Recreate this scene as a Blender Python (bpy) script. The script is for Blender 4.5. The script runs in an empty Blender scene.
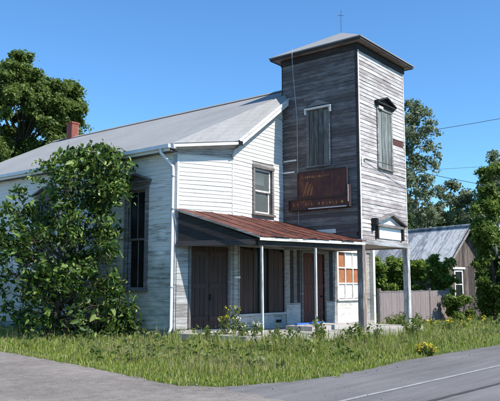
import bpy, math, random
import numpy as np
from mathutils import Vector
random.seed(7); RNG = np.random.default_rng(11)
S = bpy.context.scene
COL = S.collection
R_ = math.radians

# ------------------------------------------------------------------ camera
CAM = (-16.8996, -12.0928, 1.44); FPX = 669.76; YAW = 38.43; PITCH = 7.29
cd = bpy.data.cameras.new('camera'); cam = bpy.data.objects.new('camera', cd); COL.objects.link(cam)
cam.location = CAM; cam.rotation_euler = (R_(90 + PITCH), 0, R_(YAW - 90))
cd.sensor_width = 36; cd.sensor_fit = 'HORIZONTAL'; cd.lens = FPX / 500 * 36; cd.clip_start = .1; cd.clip_end = 4000
S.camera = cam
# ------------------------------------------------------------------ sky, sun
SUN_AZ, SUN_EL = 4, 49            # azimuth from -Y towards +X
sv = Vector((math.sin(R_(SUN_AZ)) * math.cos(R_(SUN_EL)), -math.cos(R_(SUN_AZ)) * math.cos(R_(SUN_EL)), math.sin(R_(SUN_EL))))
W = bpy.data.worlds.new('World'); S.world = W; W.use_nodes = True
nt = W.node_tree; nt.nodes.clear()
sky = nt.nodes.new('ShaderNodeTexSky'); sky.sky_type = 'NISHITA'; sky.sun_disc = False
sky.sun_elevation = R_(SUN_EL); sky.sun_rotation = math.atan2(sv.x, sv.y)
sky.air_density = 1.0; sky.dust_density = 0.0; sky.ozone_density = 10; sky.altitude = 0
bg = nt.nodes.new('ShaderNodeBackground'); bg.inputs['Strength'].default_value = 0.15
wo = nt.nodes.new('ShaderNodeOutputWorld')
tint = nt.nodes.new('ShaderNodeMix'); tint.data_type = 'RGBA'; tint.blend_type = 'MULTIPLY'; tint.inputs[0].default_value = 1; tint.inputs[7].default_value = (.82, 1.02, 1.03, 1)   # clear cyan-blue air, the same all over the sky
nt.links.new(sky.outputs[0], tint.inputs[6]); nt.links.new(tint.outputs[2], bg.inputs[0]); nt.links.new(bg.outputs[0], wo.inputs[0])
sl = bpy.data.lights.new('sun', 'SUN'); sl.energy = 5.0; sl.angle = R_(.55); sl.color = (1, .95, .87)
so = bpy.data.objects.new('sun', sl); COL.objects.link(so); so.rotation_euler = sv.to_track_quat('Z', 'Y').to_euler(); so.location = (20, -30, 40)
S.view_settings.view_transform = 'Standard'; S.view_settings.look = 'None'; S.view_settings.gamma = 1; S.view_settings.exposure = 0.5

# ------------------------------------------------------------------ pixel -> point (directions only; distance comes from the surface touched)
_y, _p = R_(YAW), R_(PITCH)
FW = np.array([math.cos(_y) * math.cos(_p), math.sin(_y) * math.cos(_p), math.sin(_p)])
RT = np.array([math.sin(_y), -math.cos(_y), 0]); UP = np.cross(RT, FW); CP = np.array(CAM)
def ray(x, y): return FW + RT * (x - 250) / FPX - UP * (y - 200.5) / FPX
def onp(x, y, P0, n):
    d = ray(x, y); n = np.array(n, float); return CP + d * (((np.array(P0, float) - CP) @ n) / (d @ n))
def gnd(x, y, z=0): return onp(x, y, (0, 0, z), (0, 0, 1))
def far(x, y, dist): return CP + ray(x, y) * dist

# ------------------------------------------------------------------ materials
MATS = {}
class NB:
    def __init__(s, name):
        s.m = bpy.data.materials.new(name); s.m.use_nodes = True; s.t = s.m.node_tree; s.t.nodes.clear()
        s.out = s.n('ShaderNodeOutputMaterial'); s.b = s.n('ShaderNodeBsdfPrincipled'); s.l(s.b.outputs[0], s.out.inputs[0])
        MATS[name] = s.m
    def n(s, k, **kw):
        o = s.t.nodes.new(k)
        for a, v in kw.items(): setattr(o, a, v)
        return o
    def l(s, a, b): s.t.links.new(a, b)
    def coord(s, scale=(1, 1, 1), kind='Object', rot=(0, 0, 0)):
        c = s.n('ShaderNodeTexCoord'); m = s.n('ShaderNodeMapping'); m.inputs['Scale'].default_value = scale; m.inputs['Rotation'].default_value = rot
        s.l(c.outputs[kind], m.inputs[0]); return m.outputs[0]
    def noise(s, vec, scale, detail=4, rough=.6, out=0):
        t = s.n('ShaderNodeTexNoise'); t.inputs['Scale'].default_value = scale; t.inputs['Detail'].default_value = detail; t.inputs['Roughness'].default_value = rough
        s.l(vec, t.inputs['Vector']); return t.outputs[out]
    def ramp(s, fac, stops, interp='LINEAR'):
        r = s.n('ShaderNodeValToRGB'); cr = r.color_ramp; cr.interpolation = interp
        while len(cr.elements) < len(stops): cr.elements.new(.5)
        for e, (p, c) in zip(cr.elements, stops):
            e.position = p; e.color = (*c, 1) if len(c) == 3 else c
        s.l(fac, r.inputs[0]); return r.outputs[0]
    def mix(s, fac, a, b, blend='MIX'):
        m = s.n('ShaderNodeMix', data_type='RGBA', blend_type=blend)
        for i, v in ((0, fac), (6, a), (7, b)):
            if hasattr(v, 'is_linked'): s.l(v, m.inputs[i])
            else: m.inputs[i].default_value = v if i == 0 else (*v, 1)
        return m.outputs[2]
    def math(s, op, a, b=0, clamp=False):
        m = s.n('ShaderNodeMath', operation=op, use_clamp=clamp)
        for i, v in ((0, a), (1, b)):
            if hasattr(v, 'is_linked'): s.l(v, m.inputs[i])
            else: m.inputs[i].default_value = v
        return m.outputs[0]
    def bump(s, h, strength=.3, dist=.01):
        b = s.n('ShaderNodeBump'); b.inputs['Strength'].default_value = strength; b.inputs['Distance'].default_value = dist
        s.l(h, b.inputs['Height']); s.l(b.outputs[0], s.b.inputs['Normal'])
    def fin(s, col, rough=.75, metal=0, spec=.3):
        if hasattr(col, 'is_linked'): s.l(col, s.b.inputs['Base Color'])
        else: s.b.inputs['Base Color'].default_value = (*col, 1)
        if hasattr(rough, 'is_linked'): s.l(rough, s.b.inputs['Roughness'])
        else: s.b.inputs['Roughness'].default_value = rough
        s.b.inputs['Metallic'].default_value = metal; s.b.inputs['Specular IOR Level'].default_value = spec
        return s.m

def painted_wood(name, paint, wood, wear, objvar=.12, grain=(1.2, 1.2, 26), dirt=None, spread=.10, tone=.10, patch=7):
    """flaking paint over weathered boards; wear 0..1 = how much bare wood shows"""
    b = NB(name); oi = b.n('ShaderNodeObjectInfo').outputs['Random']; vb = b.coord((1, 1, 1))
    n1 = b.noise(b.coord(grain), 1.6, 6, .7); n2 = b.noise(vb, .6, 4, .6); n3 = b.noise(b.coord(tuple(g * 3 for g in grain)), 2.2, 5, .75); n4 = b.noise(b.coord(tuple((g / max(grain)) ** .5 * 1.6 for g in grain)), patch, 6, .7)
    f = b.math('ADD', b.math('MULTIPLY', n1, .38), b.math('MULTIPLY', n2, .26))
    f = b.math('ADD', f, b.math('ADD', b.math('MULTIPLY', n3, .20), b.math('MULTIPLY', n4, .31)))
    f = b.math('ADD', f, b.math('MULTIPLY', b.math('SUBTRACT', oi, .5), objvar))
    c0 = .575 + (.5 - wear) * .32
    k = b.ramp(f, [(max(0, c0 - spread / 2), (0, 0, 0)), (min(1, c0 + spread / 2), (1, 1, 1))])
    wv = b.mix(b.ramp(n3, [(.3, (0, 0, 0)), (.7, (1, 1, 1))]), tuple(x * .5 for x in wood), tuple(min(1, x * 1.5) for x in wood))
    pv = b.mix(b.ramp(n1, [(.35, (0, 0, 0)), (.75, (1, 1, 1))]), tuple(min(1, x * 1.04) for x in paint), tuple(x * .74 for x in paint))
    col = b.mix(k, pv, wv)
    hs = b.n('ShaderNodeHueSaturation'); b.l(col, hs.inputs['Color']); b.l(b.math('ADD', 1 - tone / 2, b.math('MULTIPLY', oi, tone)), hs.inputs['Value'])
    col = hs.outputs[0]
    if dirt:   # splash-back and algae: ragged band with a shape of its own near the foot of the wall
        c = b.n('ShaderNodeTexCoord'); sx = b.n('ShaderNodeSeparateXYZ'); b.l(c.outputs['Object'], sx.inputs[0])
        h = b.math('SUBTRACT', sx.outputs['Z'], b.math('MULTIPLY', n2, 3.6))
        dk = b.ramp(h, [(0, (1, 1, 1)), (.8, (0, 0, 0))])
        col = b.mix(b.math('MULTIPLY', dk, b.math('MULTIPLY', n4, 1.1)), col, dirt)
    b.bump(b.math('ADD', b.math('MULTIPLY', k, -.8), n3), .55, .006)
    return b.fin(col, .75, 0, .2)

def plain(name, col, rough=.7, metal=0, spec=.3, var=.25, scale=6, bump=.15, bd=.005):
    b = NB(name); v = b.coord(); n = b.noise(v, scale, 5, .65); n2 = b.noise(v, scale * .2, 3)
    f = b.math('ADD', b.math('MULTIPLY', n, .6), b.math('MULTIPLY', n2, .4))
    c = b.mix(b.ramp(f, [(.3, (0, 0, 0)), (.7, (1, 1, 1))]), tuple(x * (1 - var) for x in col), tuple(min(1, x * (1 + var)) for x in col))
    if bump: b.bump(n, bump, bd)
    return b.fin(c, rough, metal, spec)

painted_wood('white_clapboard', (.82, .80, .75), (.38, .34, .30), .25, .12)
painted_wood('side_clapboard', (.82, .79, .73), (.32, .29, .26), .26, .16, dirt=(.16, .17, .13))
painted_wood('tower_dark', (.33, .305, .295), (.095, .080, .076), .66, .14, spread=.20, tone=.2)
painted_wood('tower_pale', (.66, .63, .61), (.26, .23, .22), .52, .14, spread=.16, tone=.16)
painted_wood('trim_white', (.78, .765, .73), (.34, .31, .28), .28)
painted_wood('trim_grey', (.44, .45, .46), (.20, .185, .18), .45)
painted_wood('trim_worn', (.36, .35, .34), (.15, .135, .13), .6)
painted_wood('shop_panel', (.54, .53, .51), (.20, .185, .17), .42, spread=.16)
painted_wood('post_paint', (.60, .59, .57), (.17, .15, .14), .55, grain=(14, 14, 1))
painted_wood('thin_post', (.70, .69, .66), (.30, .27, .25), .4, grain=(14, 14, 1))
painted_wood('door_brown', (.105, .066, .054), (.045, .034, .030), .5, .15, grain=(16, 16, .8), spread=.3)
painted_wood('door_red', (.16, .062, .050), (.06, .038, .033), .5, .15, grain=(16, 16, .8), spread=.3)
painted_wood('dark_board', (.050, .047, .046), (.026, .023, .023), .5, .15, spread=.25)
painted_wood('shutter', (.27, .31, .29), (.11, .11, .105), .5, .15, grain=(20, 20, .9))
painted_wood('shutter_dark', (.20, .215, .20), (.075, .072, .068), .55, .15, grain=(20, 20, .9))
painted_wood('fence_wood', (.31, .255, .25), (.20, .165, .16), .5, .1, grain=(14, 14, 1), tone=.10, spread=.3)
painted_wood('shed_wood', (.19, .155, .135), (.06, .048, .044), .6, .2, grain=(14, 14, 1), tone=.25)
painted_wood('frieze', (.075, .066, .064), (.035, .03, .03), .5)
painted_wood('soffit', (.42, .36, .33), (.16, .11, .10), .5, spread=.2)
plain('dark_cavity', (.012, .012, .013), .9, bump=0)
plain('black_metal', (.02, .02, .022), .5, .4)
plain('galv', (.55, .57, .58), .45, .6, .5, .15, 3)
plain('gutter_white', (.72, .73, .73), .5, 0, .4, .15, 3)
plain('cable', (.03, .03, .03), .6)
plain('cord_pale', (.5, .52, .54), .5)
plain('tan_board', (.42, .29, .19), .8)
plain('orange_board', (.34, .135, .06), .7, var=.35, scale=5)
plain('paper_white', (.78, .77, .74), .7, var=.12, scale=8)
b = NB('sign_plate'); v = b.coord(); n = b.noise(v, 1.6, 6, .7); n2 = b.noise(b.coord((9, 9, 1.2)), 2, 6, .75); f = b.math('ADD', b.math('MULTIPLY', n, .6), b.math('MULTIPLY', n2, .4))
b.bump(n2, .2, .004); b.fin(b.ramp(f, [(.36, (.035, .018, .020)), (.48, (.075, .028, .026)), (.56, (.12, .042, .028)), (.66, (.24, .095, .035))]), .6, 0, .3)
plain('sign_frame', (.05, .03, .028), .6, var=.3)
plain('sign_gold', (.42, .22, .05), .55, var=.35, scale=20)
plain('sign_rust', (.26, .11, .045), .65, var=.5, scale=10)
plain('blank_sign', (.83, .83, .82), .5, var=.05)
plain('blue_tarp', (.05, .16, .55), .5)
plain('foundation_stone', (.20, .20, .20), .9, var=.4, scale=5, bump=.5, bd=.02)
# glass: dark room behind, so a glossy slightly transparent sheet
b = NB('glass'); b.b.inputs['Transmission Weight'].default_value = .85; b.b.inputs['IOR'].default_value = 1.45
b.bump(b.noise(b.coord(), 1.7, 2), .06, .02); b.fin((.55, .62, .62), .06, 0, .5)
b = NB('glass_dusty'); n = b.noise(b.coord(), 3, 4); b.bump(n, .05, .02); b.fin(b.mix(n, (.008, .008, .009), (.022, .02, .02)), .22, 0, .16)
# rusty roof sheet
b = NB('rusty_sheet'); v = b.coord(); oi = b.n('ShaderNodeObjectInfo').outputs['Random']
n = b.noise(v, 1.5, 8, .75); n2 = b.noise(b.coord((1, 2, 1)), 4, 6, .7)
f = b.math('ADD', b.math('ADD', b.math('MULTIPLY', n, .6), b.math('MULTIPLY', n2, .35)), b.math('MULTIPLY', oi, .14))
c = b.ramp(f, [(.40, (.035, .016, .014)), (.48, (.085, .030, .023)), (.55, (.155, .055, .036)), (.61, (.09, .036, .028)), (.70, (.20, .115, .09))])
b.bump(n2, .3, .004); b.fin(c, .62, .15, .35)
# asphalt shingle
b = NB('shingle'); v = b.coord()
br = b.n('ShaderNodeTexBrick'); mp = b.n('ShaderNodeMapping'); tc = b.n('ShaderNodeTexCoord'); b.l(tc.outputs['UV'], mp.inputs[0]); b.l(mp.outputs[0], br.inputs['Vector'])
br.inputs['Scale'].default_value = 1; br.inputs['Brick Width'].default_value = .30; br.inputs['Row Height'].default_value = .14; br.inputs['Mortar Size'].default_value = .008
br.inputs['Color1'].default_value = (.295, .295, .29, 1); br.inputs['Color2'].default_value = (.28, .278, .275, 1); br.inputs['Mortar'].default_value = (.24, .236, .234, 1)
n = b.noise(v, 60, 3); n2 = b.noise(v, .5, 4)
c = b.mix(b.math('MULTIPLY', n, .35), br.outputs[0], (.42, .42, .42)); c = b.mix(b.math('MULTIPLY', b.ramp(n2, [(.4, (0, 0, 0)), (.75, (1, 1, 1))]), .45), c, (.20, .195, .19)); n5 = b.noise(b.coord((.6, 9, 1)), 1.4, 6, .75); c = b.mix(b.ramp(n5, [(.45, (0, 0, 0)), (.75, (.55, .55, .55))]), c, (.17, .165, .16))
b.bump(b.math('ADD', br.outputs['Fac'], b.math('MULTIPLY', n, -.5)), .2, -.008); b.fin(c, .9, 0, .2)
# corrugated shed metal
b = NB('shed_metal'); v = b.coord(); oi = b.n('ShaderNodeObjectInfo').outputs['Random']; n = b.noise(v, 1.3, 5, .7); n2 = b.noise(b.coord((6, 1, 1)), 3, 4)
f = b.math('ADD', b.math('ADD', b.math('MULTIPLY', n, .45), b.math('MULTIPLY', b.noise(b.coord((.35, 2.2, .35)), 1.6, 5, .7), .55)), b.math('MULTIPLY', b.math('SUBTRACT', oi, .5), .16))
b.fin(b.ramp(f, [(.40, (.16, .175, .19)), (.47, (.26, .28, .30)), (.54, (.50, .53, .55)), (.62, (.30, .30, .295))]), .5, .2, .35)
# brick
b = NB('chimney_brick'); n = b.noise(b.coord(), 14, 4); b.bump(n, .3, .01); b.fin(b.ramp(n, [(.3, (.20, .055, .04)), (.7, (.36, .11, .075))]), .9)
plain('mortar', (.35, .32, .29), .95)
# concrete
b = NB('concrete'); v = b.coord(); n = b.noise(v, 1.2, 6, .7); n2 = b.noise(v, 40, 3)
b.bump(b.math('ADD', n, b.math('MULTIPLY', n2, .4)), .4, .012); b.fin(b.ramp(n, [(.28, (.22, .20, .18)), (.5, (.40, .375, .345)), (.72, (.50, .47, .44))]), .9)
# asphalt road
b = NB('asphalt'); v = b.coord(); n = b.noise(v, .35, 5, .65); n2 = b.noise(v, 90, 3, .7); n3 = b.noise(b.coord((.25, 3.0, 1), rot=(0, 0, .12)), 1.1, 5, .7)
vo = b.n('ShaderNodeTexVoronoi', feature='DISTANCE_TO_EDGE'); vo.inputs['Scale'].default_value = .55
wv = b.n('ShaderNodeVectorMath', operation='ADD'); b.l(v, wv.inputs[0]); nn = b.n('ShaderNodeTexNoise'); nn.inputs['Scale'].default_value = 1.6; nn.inputs['Detail'].default_value = 5; b.l(v, nn.inputs['Vector']); b.l(nn.outputs['Color'], wv.inputs[1]); b.l(wv.outputs[0], vo.inputs['Vector'])
crk = b.ramp(vo.outputs['Distance'], [(0, (1, 1, 1)), (.012, (0, 0, 0))])
f = b.math('ADD', b.math('MULTIPLY', n, .4), b.math('MULTIPLY', n3, .6))
c = b.ramp(f, [(.36, (.062, .060, .062)), (.5, (.112, .107, .108)), (.62, (.160, .152, .150))])
c = b.mix(b.ramp(n2, [(.35, (0, 0, 0)), (.8, (.75, .75, .75))]), c, (.26, .25, .245)); c = b.mix(b.math('MULTIPLY', b.math('MULTIPLY', crk, n), .35), c, (.05, .047, .046))
b.bump(n2, .35, .006); b.fin(c, .9, 0, .2)
# gravelly drive
b = NB('drive_gravel'); v = b.coord(); n = b.noise(v, .5, 6, .65); n2 = b.noise(v, 55, 3, .75); n3 = b.noise(v, 5, 5, .7)
f = b.math('ADD', b.math('MULTIPLY', n, .55), b.math('MULTIPLY', n3, .45))
c = b.ramp(f, [(.38, (.105, .090, .078)), (.5, (.172, .150, .134)), (.62, (.245, .218, .196))])
c = b.mix(b.ramp(n2, [(.42, (0, 0, 0)), (.75, (.7, .7, .7))]), c, (.34, .31, .285))
b.bump(n2, .5, .012); b.fin(c, .95, 0, .15)
plain('road_paint', (.27, .27, .268), .8, var=.35, scale=9)
plain('tar', (.06, .056, .056), .85, var=.3, scale=10)
plain('pebble', (.25, .23, .215), .9, var=.4, scale=3)
# earth under the grass
b = NB('earth'); v = b.coord(); n = b.noise(v, 1.1, 6, .7); n2 = b.noise(v, 18, 4)
b.bump(n2, .6, .03); b.fin(b.mix(n2, b.ramp(n, [(.35, (.045, .075, .018)), (.65, (.13, .12, .06))]), (.08, .11, .028)), .95, 0, .1)
def leafmat(name, stops, trans=.45, gloss=.35):
    b = NB(name); g = b.n('ShaderNodeNewGeometry').outputs['Random Per Island']
    c = b.ramp(g, stops); b.fin(c, .42, 0, gloss)
    t = b.n('ShaderNodeBsdfTranslucent'); hs = b.n('ShaderNodeHueSaturation'); hs.inputs['Value'].default_value = 1.35; hs.inputs['Hue'].default_value = .485; b.l(c, hs.inputs['Color']); b.l(hs.outputs[0], t.inputs[0])
    m = b.n('ShaderNodeMixShader'); m.inputs[0].default_value = trans; b.l(b.b.outputs[0], m.inputs[1]); b.l(t.outputs[0], m.inputs[2]); b.l(m.outputs[0], b.out.inputs[0])
leafmat('leaf_shrub', [(0, (.018, .044, .008)), (.4, (.045, .095, .014)), (.72, (.11, .19, .032)), (.9, (.22, .31, .07)), (1, (.34, .40, .13))], .38, .35)
leafmat('leaf_tree', [(0, (.055, .095, .020)), (.5, (.12, .185, .038)), (1, (.215, .275, .075))], .5)
leafmat('leaf_poplar', [(0, (.085, .125, .060)), (.5, (.16, .205, .105)), (1, (.28, .31, .21))], .5)
leafmat('leaf_bright', [(0, (.062, .115, .018)), (.5, (.12, .195, .032)), (1, (.20, .27, .06))], .5)
leafmat('leaf_hedge', [(0, (.085, .15, .022)), (.5, (.16, .25, .04)), (1, (.26, .34, .08))], .5)
leafmat('leaf_weed', [(0, (.06, .11, .02)), (.6, (.12, .17, .035)), (1, (.24, .26, .09))], .45)
leafmat('grass_blade', [(0, (.11, .165, .022)), (.36, (.20, .275, .042)), (.66, (.29, .355, .068)), (.82, (.38, .37, .13)), (1, (.48, .42, .22))], .4, .2)
leafmat('grass_dry', [(0, (.24, .21, .09)), (.6, (.38, .33, .17)), (1, (.28, .19, .11))], .35, .15)
leafmat('petal', [(0, (.55, .42, .02)), (1, (.75, .62, .06))], .3, .2)
leafmat('petal_white', [(0, (.6, .6, .5)), (1, (.75, .75, .68))], .3, .2)
b = NB('bark'); v = b.coord((8, 8, 1.2)); n = b.noise(v, 2, 6, .7); b.bump(n, .8, .03); b.fin(b.ramp(n, [(.3, (.05, .04, .032)), (.7, (.17, .145, .12))]), .95, 0, .1)
b = NB('bark_pale'); v = b.coord((4, 4, 2)); n = b.noise(v, 2, 6, .7); b.bump(n, .6, .02); b.fin(b.ramp(n, [(.3, (.10, .09, .075)), (.7, (.30, .28, .25))]), .95, 0, .1)

# ------------------------------------------------------------------ mesh helpers
class MB:
    def __init__(s): s.v = []; s.f = []; s.m = []; s.uv = {}
    def add(s, vs, fs, mi=0):
        o = len(s.v); s.v += [tuple(map(float, p)) for p in vs]; s.f += [tuple(i + o for i in f) for f in fs]; s.m += [mi] * len(fs); return s
    def hexa(s, p, mi=0):   # 8 points: bottom ring 0-3, top ring 4-7
        return s.add(p, [(3, 2, 1, 0), (4, 5, 6, 7), (0, 1, 5, 4), (1, 2, 6, 5), (2, 3, 7, 6), (3, 0, 4, 7)], mi)
    def box(s, a, b, mi=0):
        (x0, y0, z0), (x1, y1, z1) = a, b
        return s.hexa([(x0, y0, z0), (x1, y0, z0), (x1, y1, z0), (x0, y1, z0), (x0, y0, z1), (x1, y0, z1), (x1, y1, z1), (x0, y1, z1)], mi)
    def tube(s, pts, rad, n=7, mi=0, caps=True):
        pts = [np.array(p, float) for p in pts]
        if not hasattr(rad, '__len__'): rad = [rad] * len(pts)
        vs, fs = [], []; up = None
        for i, p in enumerate(pts):
            t = pts[min(i + 1, len(pts) - 1)] - pts[max(i - 1, 0)]; t = t / (np.linalg.norm(t) + 1e-9)
            if up is None: up = np.cross(t, (0, 0, 1) if abs(t[2]) < .9 else (1, 0, 0))
            up = up - t * (up @ t); up = up / (np.linalg.norm(up) + 1e-9); w = np.cross(t, up)
            for k in range(n):
                a = 2 * math.pi * k / n; vs.append(p + rad[i] * (math.cos(a) * up + math.sin(a) * w))
        for i in range(len(pts) - 1):
            for k in range(n): fs.append((i * n + k, i * n + (k + 1) % n, (i + 1) * n + (k + 1) % n, (i + 1) * n + k))
        if caps: fs += [tuple(range(n))[::-1], tuple((len(pts) - 1) * n + k for k in range(n))]
        return s.add(vs, fs, mi)
    def prism(s, poly, off, mi=0):   # poly: list of 3-D points, extruded by the vector off
        n = len(poly); P = [np.array(p, float) for p in poly]; Q = [p + np.array(off, float) for p in P]
        return s.add(P + Q, [tuple(range(n))[::-1], tuple(range(n, 2 * n))] + [(i, (i + 1) % n, n + (i + 1) % n, n + i) for i in range(n)], mi)
    def build(s, name, mats, parent=None, smooth=False):
        me = bpy.data.meshes.new(name); me.from_pydata(s.v, [], s.f)
        for m in ([mats] if isinstance(mats, str) else mats): me.materials.append(MATS[m])
        me.polygons.foreach_set('material_index', s.m)
        if smooth: me.polygons.foreach_set('use_smooth', [True] * len(s.f))
        import bmesh
        bm = bmesh.new(); bm.from_mesh(me); bmesh.ops.recalc_face_normals(bm, faces=bm.faces); bm.to_mesh(me); bm.free()
        o = bpy.data.objects.new(name, me); COL.objects.link(o)
        if parent: o.parent = parent
        return o
def fast(name, V, F4, mats, parent=None, mi=None, tri=False):
    me = bpy.data.meshes.new(name); k = 3 if tri else 4; n = len(F4)
    me.vertices.add(len(V)); me.vertices.foreach_set('co', np.asarray(V, np.float32).ravel())
    me.loops.add(n * k); me.loops.foreach_set('vertex_index', np.asarray(F4, np.int32).ravel())
    me.polygons.add(n); me.polygons.foreach_set('loop_start', np.arange(n, dtype=np.int32) * k)
    for m in ([mats] if isinstance(mats, str) else mats): me.materials.append(MATS[m])
    if mi is not None: me.polygons.foreach_set('material_index', np.asarray(mi, np.int32))
    me.update(calc_edges=True); me.validate()
    o = bpy.data.objects.new(name, me); COL.objects.link(o)
    if parent: o.parent = parent
    return o
def tag(o, label, cat=None, group=None, kind=None):
    if label: o['label'] = label
    if cat: o['category'] = cat
    if group: o['group'] = group
    if kind: o['kind'] = kind
    return o
def empty(name, loc, label, cat, group=None):
    o = bpy.data.objects.new(name, None); COL.objects.link(o); o.location = loc; o.empty_display_size = .3; return tag(o, label, cat, group)

class Fr:   # a wall's own frame: s along, d outwards, z up
    def __init__(s, O, u, n): s.O = np.array(O, float); s.u = np.array(u, float) / np.linalg.norm(u); s.n = np.array(n, float) / np.linalg.norm(n)
    def P(s, a, d, z): return s.O + s.u * a + s.n * d + np.array((0, 0, z))
    def box(s, mb, a0, a1, d0, d1, z0, z1, mi=0):
        return mb.hexa([s.P(a0, d0, z0), s.P(a1, d0, z0), s.P(a1, d1, z0), s.P(a0, d1, z0), s.P(a0, d0, z1), s.P(a1, d0, z1), s.P(a1, d1, z1), s.P(a0, d1, z1)], mi)
    def pix(s, x, y): q = onp(x, y, s.O, s.n); return float((q - s.O) @ s.u), float(q[2])
def clip(poly, ax, val, keep_less):
    out = []
    for i in range(len(poly)):
        p, q = poly[i], poly[(i + 1) % len(poly)]
        ip = (p[ax] <= val) == keep_less or p[ax] == val; iq = (q[ax] <= val) == keep_less or q[ax] == val
        if ip: out.append(p)
        if ip != iq:
            t = (val - p[ax]) / (q[ax] - p[ax]); out.append(tuple(p[k] + t * (q[k] - p[k]) for k in (0, 1)))
    return out
def backing(fr, poly, holes, name, mat, parent, d=0.0, thick=.1):
    ss = sorted({min(p[0] for p in poly), max(p[0] for p in poly), *[h[0] for h in holes], *[h[1] for h in holes]})
    zs = sorted({min(p[1] for p in poly), max(p[1] for p in poly), *[h[2] for h in holes], *[h[3] for h in holes]})
    mb = MB()
    for a0, a1 in zip(ss, ss[1:]):
        for z0, z1 in zip(zs, zs[1:]):
            am, zm = (a0 + a1) / 2, (z0 + z1) / 2
            if any(h[0] < am < h[1] and h[2] < zm < h[3] for h in holes): continue
            q = clip(clip(clip(clip(poly, 0, a0, False), 0, a1, True), 1, z0, False), 1, z1, True)
            if len(q) >= 3: mb.prism([fr.P(s, d, z) for s, z in q], -fr.n * thick)
    return mb.build(name, mat, parent)
def span(poly, z):
    xs = []
    for i in range(len(poly)):
        (a, za), (b_, zb_) = poly[i], poly[(i + 1) % len(poly)]
        if (za - z) * (zb_ - z) <= 0 and za != zb_: xs.append(a + (z - za) / (zb_ - za) * (b_ - a))
    return (min(xs), max(xs)) if len(xs) >= 2 else None
def boards(fr, poly, z0, z1, ex, holes, mat, parent, split=.35, sag=.004, proud=.024, drop=0, ends=(.0, .0), prob_skip=None):
    """clapboards, each a lapped board of its own"""
    z = z0; objs = []
    while z < z1 - .02:
        zt = min(z + ex + .012, z1)
        lo, hi = span(poly, z + .002), span(poly, zt - .001)
        if lo is None: break
        if hi is None: hi = ((lo[0] + lo[1]) / 2 - .02, (lo[0] + lo[1]) / 2 + .02)
        a, b_ = lo[0] + ends[0], lo[1] - ends[1]; cuts = [(a, b_)]
        for h in holes:
            if h[2] < zt - .02 and h[3] > z + .02:
                nc = []
                for p, q in cuts:
                    if h[1] <= p or h[0] >= q: nc.append((p, q)); continue
                    if h[0] > p: nc.append((p, h[0]))
                    if h[1] < q: nc.append((h[1], q))
                cuts = nc
        fin = []
        for p, q in cuts:
            if q - p > 2.0 and random.random() < split:
                t = p + (q - p) * random.uniform(.25, .75); fin += [(p, t - .002), (t + .002, q)]
            else: fin.append((p, q))
        for p, q in fin:
            if q - p < .04: continue
            if drop and random.random() < drop: continue
            mb = MB(); n = max(2, min(5, int((q - p) / .8) + 2)); ring = []
            e0, e1 = random.gauss(0, sag), random.gauss(0, sag); j0, j1 = random.uniform(0, .005), random.uniform(0, .005); bow = random.gauss(0, sag * .5); lift = max(0, random.gauss(.000, .006))
            for i in range(n):
                t = i / (n - 1); s_ = p + (q - p) * t
                st = s_
                if hi[0] > lo[0] + .001: st = max(st, hi[0] + ends[0])
                if hi[1] < lo[1] - .001: st = min(st, hi[1] - ends[1])
                dz = e0 + (e1 - e0) * t + bow * math.sin(math.pi * t); dd = proud + lift * (t if e0 > 0 else 1 - t)
                ring += [fr.P(s_, .002, z + dz), fr.P(s_, dd, z + dz), fr.P(st, .008, zt + dz * .3), fr.P(st, .002, zt + dz * .3)]
            fs = [(3, 2, 1, 0), tuple(4 * (n - 1) + k for k in range(4))]
            for i in range(n - 1):
                for k in range(4): fs.append((4 * i + k, 4 * i + (k + 1) % 4, 4 * i + 4 + (k + 1) % 4, 4 * i + 4 + k))
            mb.add(ring, fs); objs.append(mb.build('clapboard', mat, parent))
        z += ex
    return objs

def sash_window(fr, a0, a1, z0, z1, parent, trim='trim_white', tw=.10, cols=2, hood=None, glass='glass', sashcol=None, casing_d=.05, fill=None):
    """casing > sash, pane, sill, hood"""
    sashcol = sashcol or trim
    mb = MB(); f = fr.box
    f(mb, a0 - tw, a0, -.02, casing_d, z0 - .02, z1 + .02); f(mb, a1, a1 + tw, -.02, casing_d, z0 - .02, z1 + .02); f(mb, a0 - tw - .02, a1 + tw + .02, -.02, casing_d + .012, z1 + .02, z1 + .02 + tw)
    f(mb, a0, a0 + .015, -.14, -.02, z0, z1); f(mb, a1 - .015, a1, -.14, -.02, z0, z1)
    w = mb.build('window', trim, parent)
    mb = MB(); f(mb, a0 - tw - .04, a1 + tw + .04, -.04, casing_d + .04, z0 - .075, z0 - .02); mb.build('sill', trim, w)
    zm = (z0 + z1) / 2; sw = .05
    for k, (p, q, d) in enumerate(((z0, zm + .02, -.085), (zm - .02, z1, -.045))):
        mb = MB(); f(mb, a0 + .015, a0 + .015 + sw, d - .02, d + .018, p, q); f(mb, a1 - .015 - sw, a1 - .015, d - .02, d + .018, p, q)
        f(mb, a0 + .015 + sw, a1 - .015 - sw, d - .02, d + .018, p, p + sw); f(mb, a0 + .015 + sw, a1 - .015 - sw, d - .02, d + .018, q - sw, q)
        x0, x1 = a0 + .015 + sw, a1 - .015 - sw
        for c in range(1, cols):
            xm = x0 + (x1 - x0) * c / cols; f(mb, xm - .014, xm + .014, d - .015, d + .012, p + sw, q - sw)
        mb.build('sash', sashcol, w)
        for c in range(cols):
            g = MB(); s0, s1 = x0 + (x1 - x0) * c / cols + (.014 if c else 0), x0 + (x1 - x0) * (c + 1) / cols - (.014 if c < cols - 1 else 0)
            f(g, s0, s1, d - .004, d + .002, p + sw, q - sw); g.build('pane', glass, w)
    if hood: hood_on(fr, a0 - tw, a1 + tw, z1 + .02 + tw, hood, w)
    return w
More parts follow.
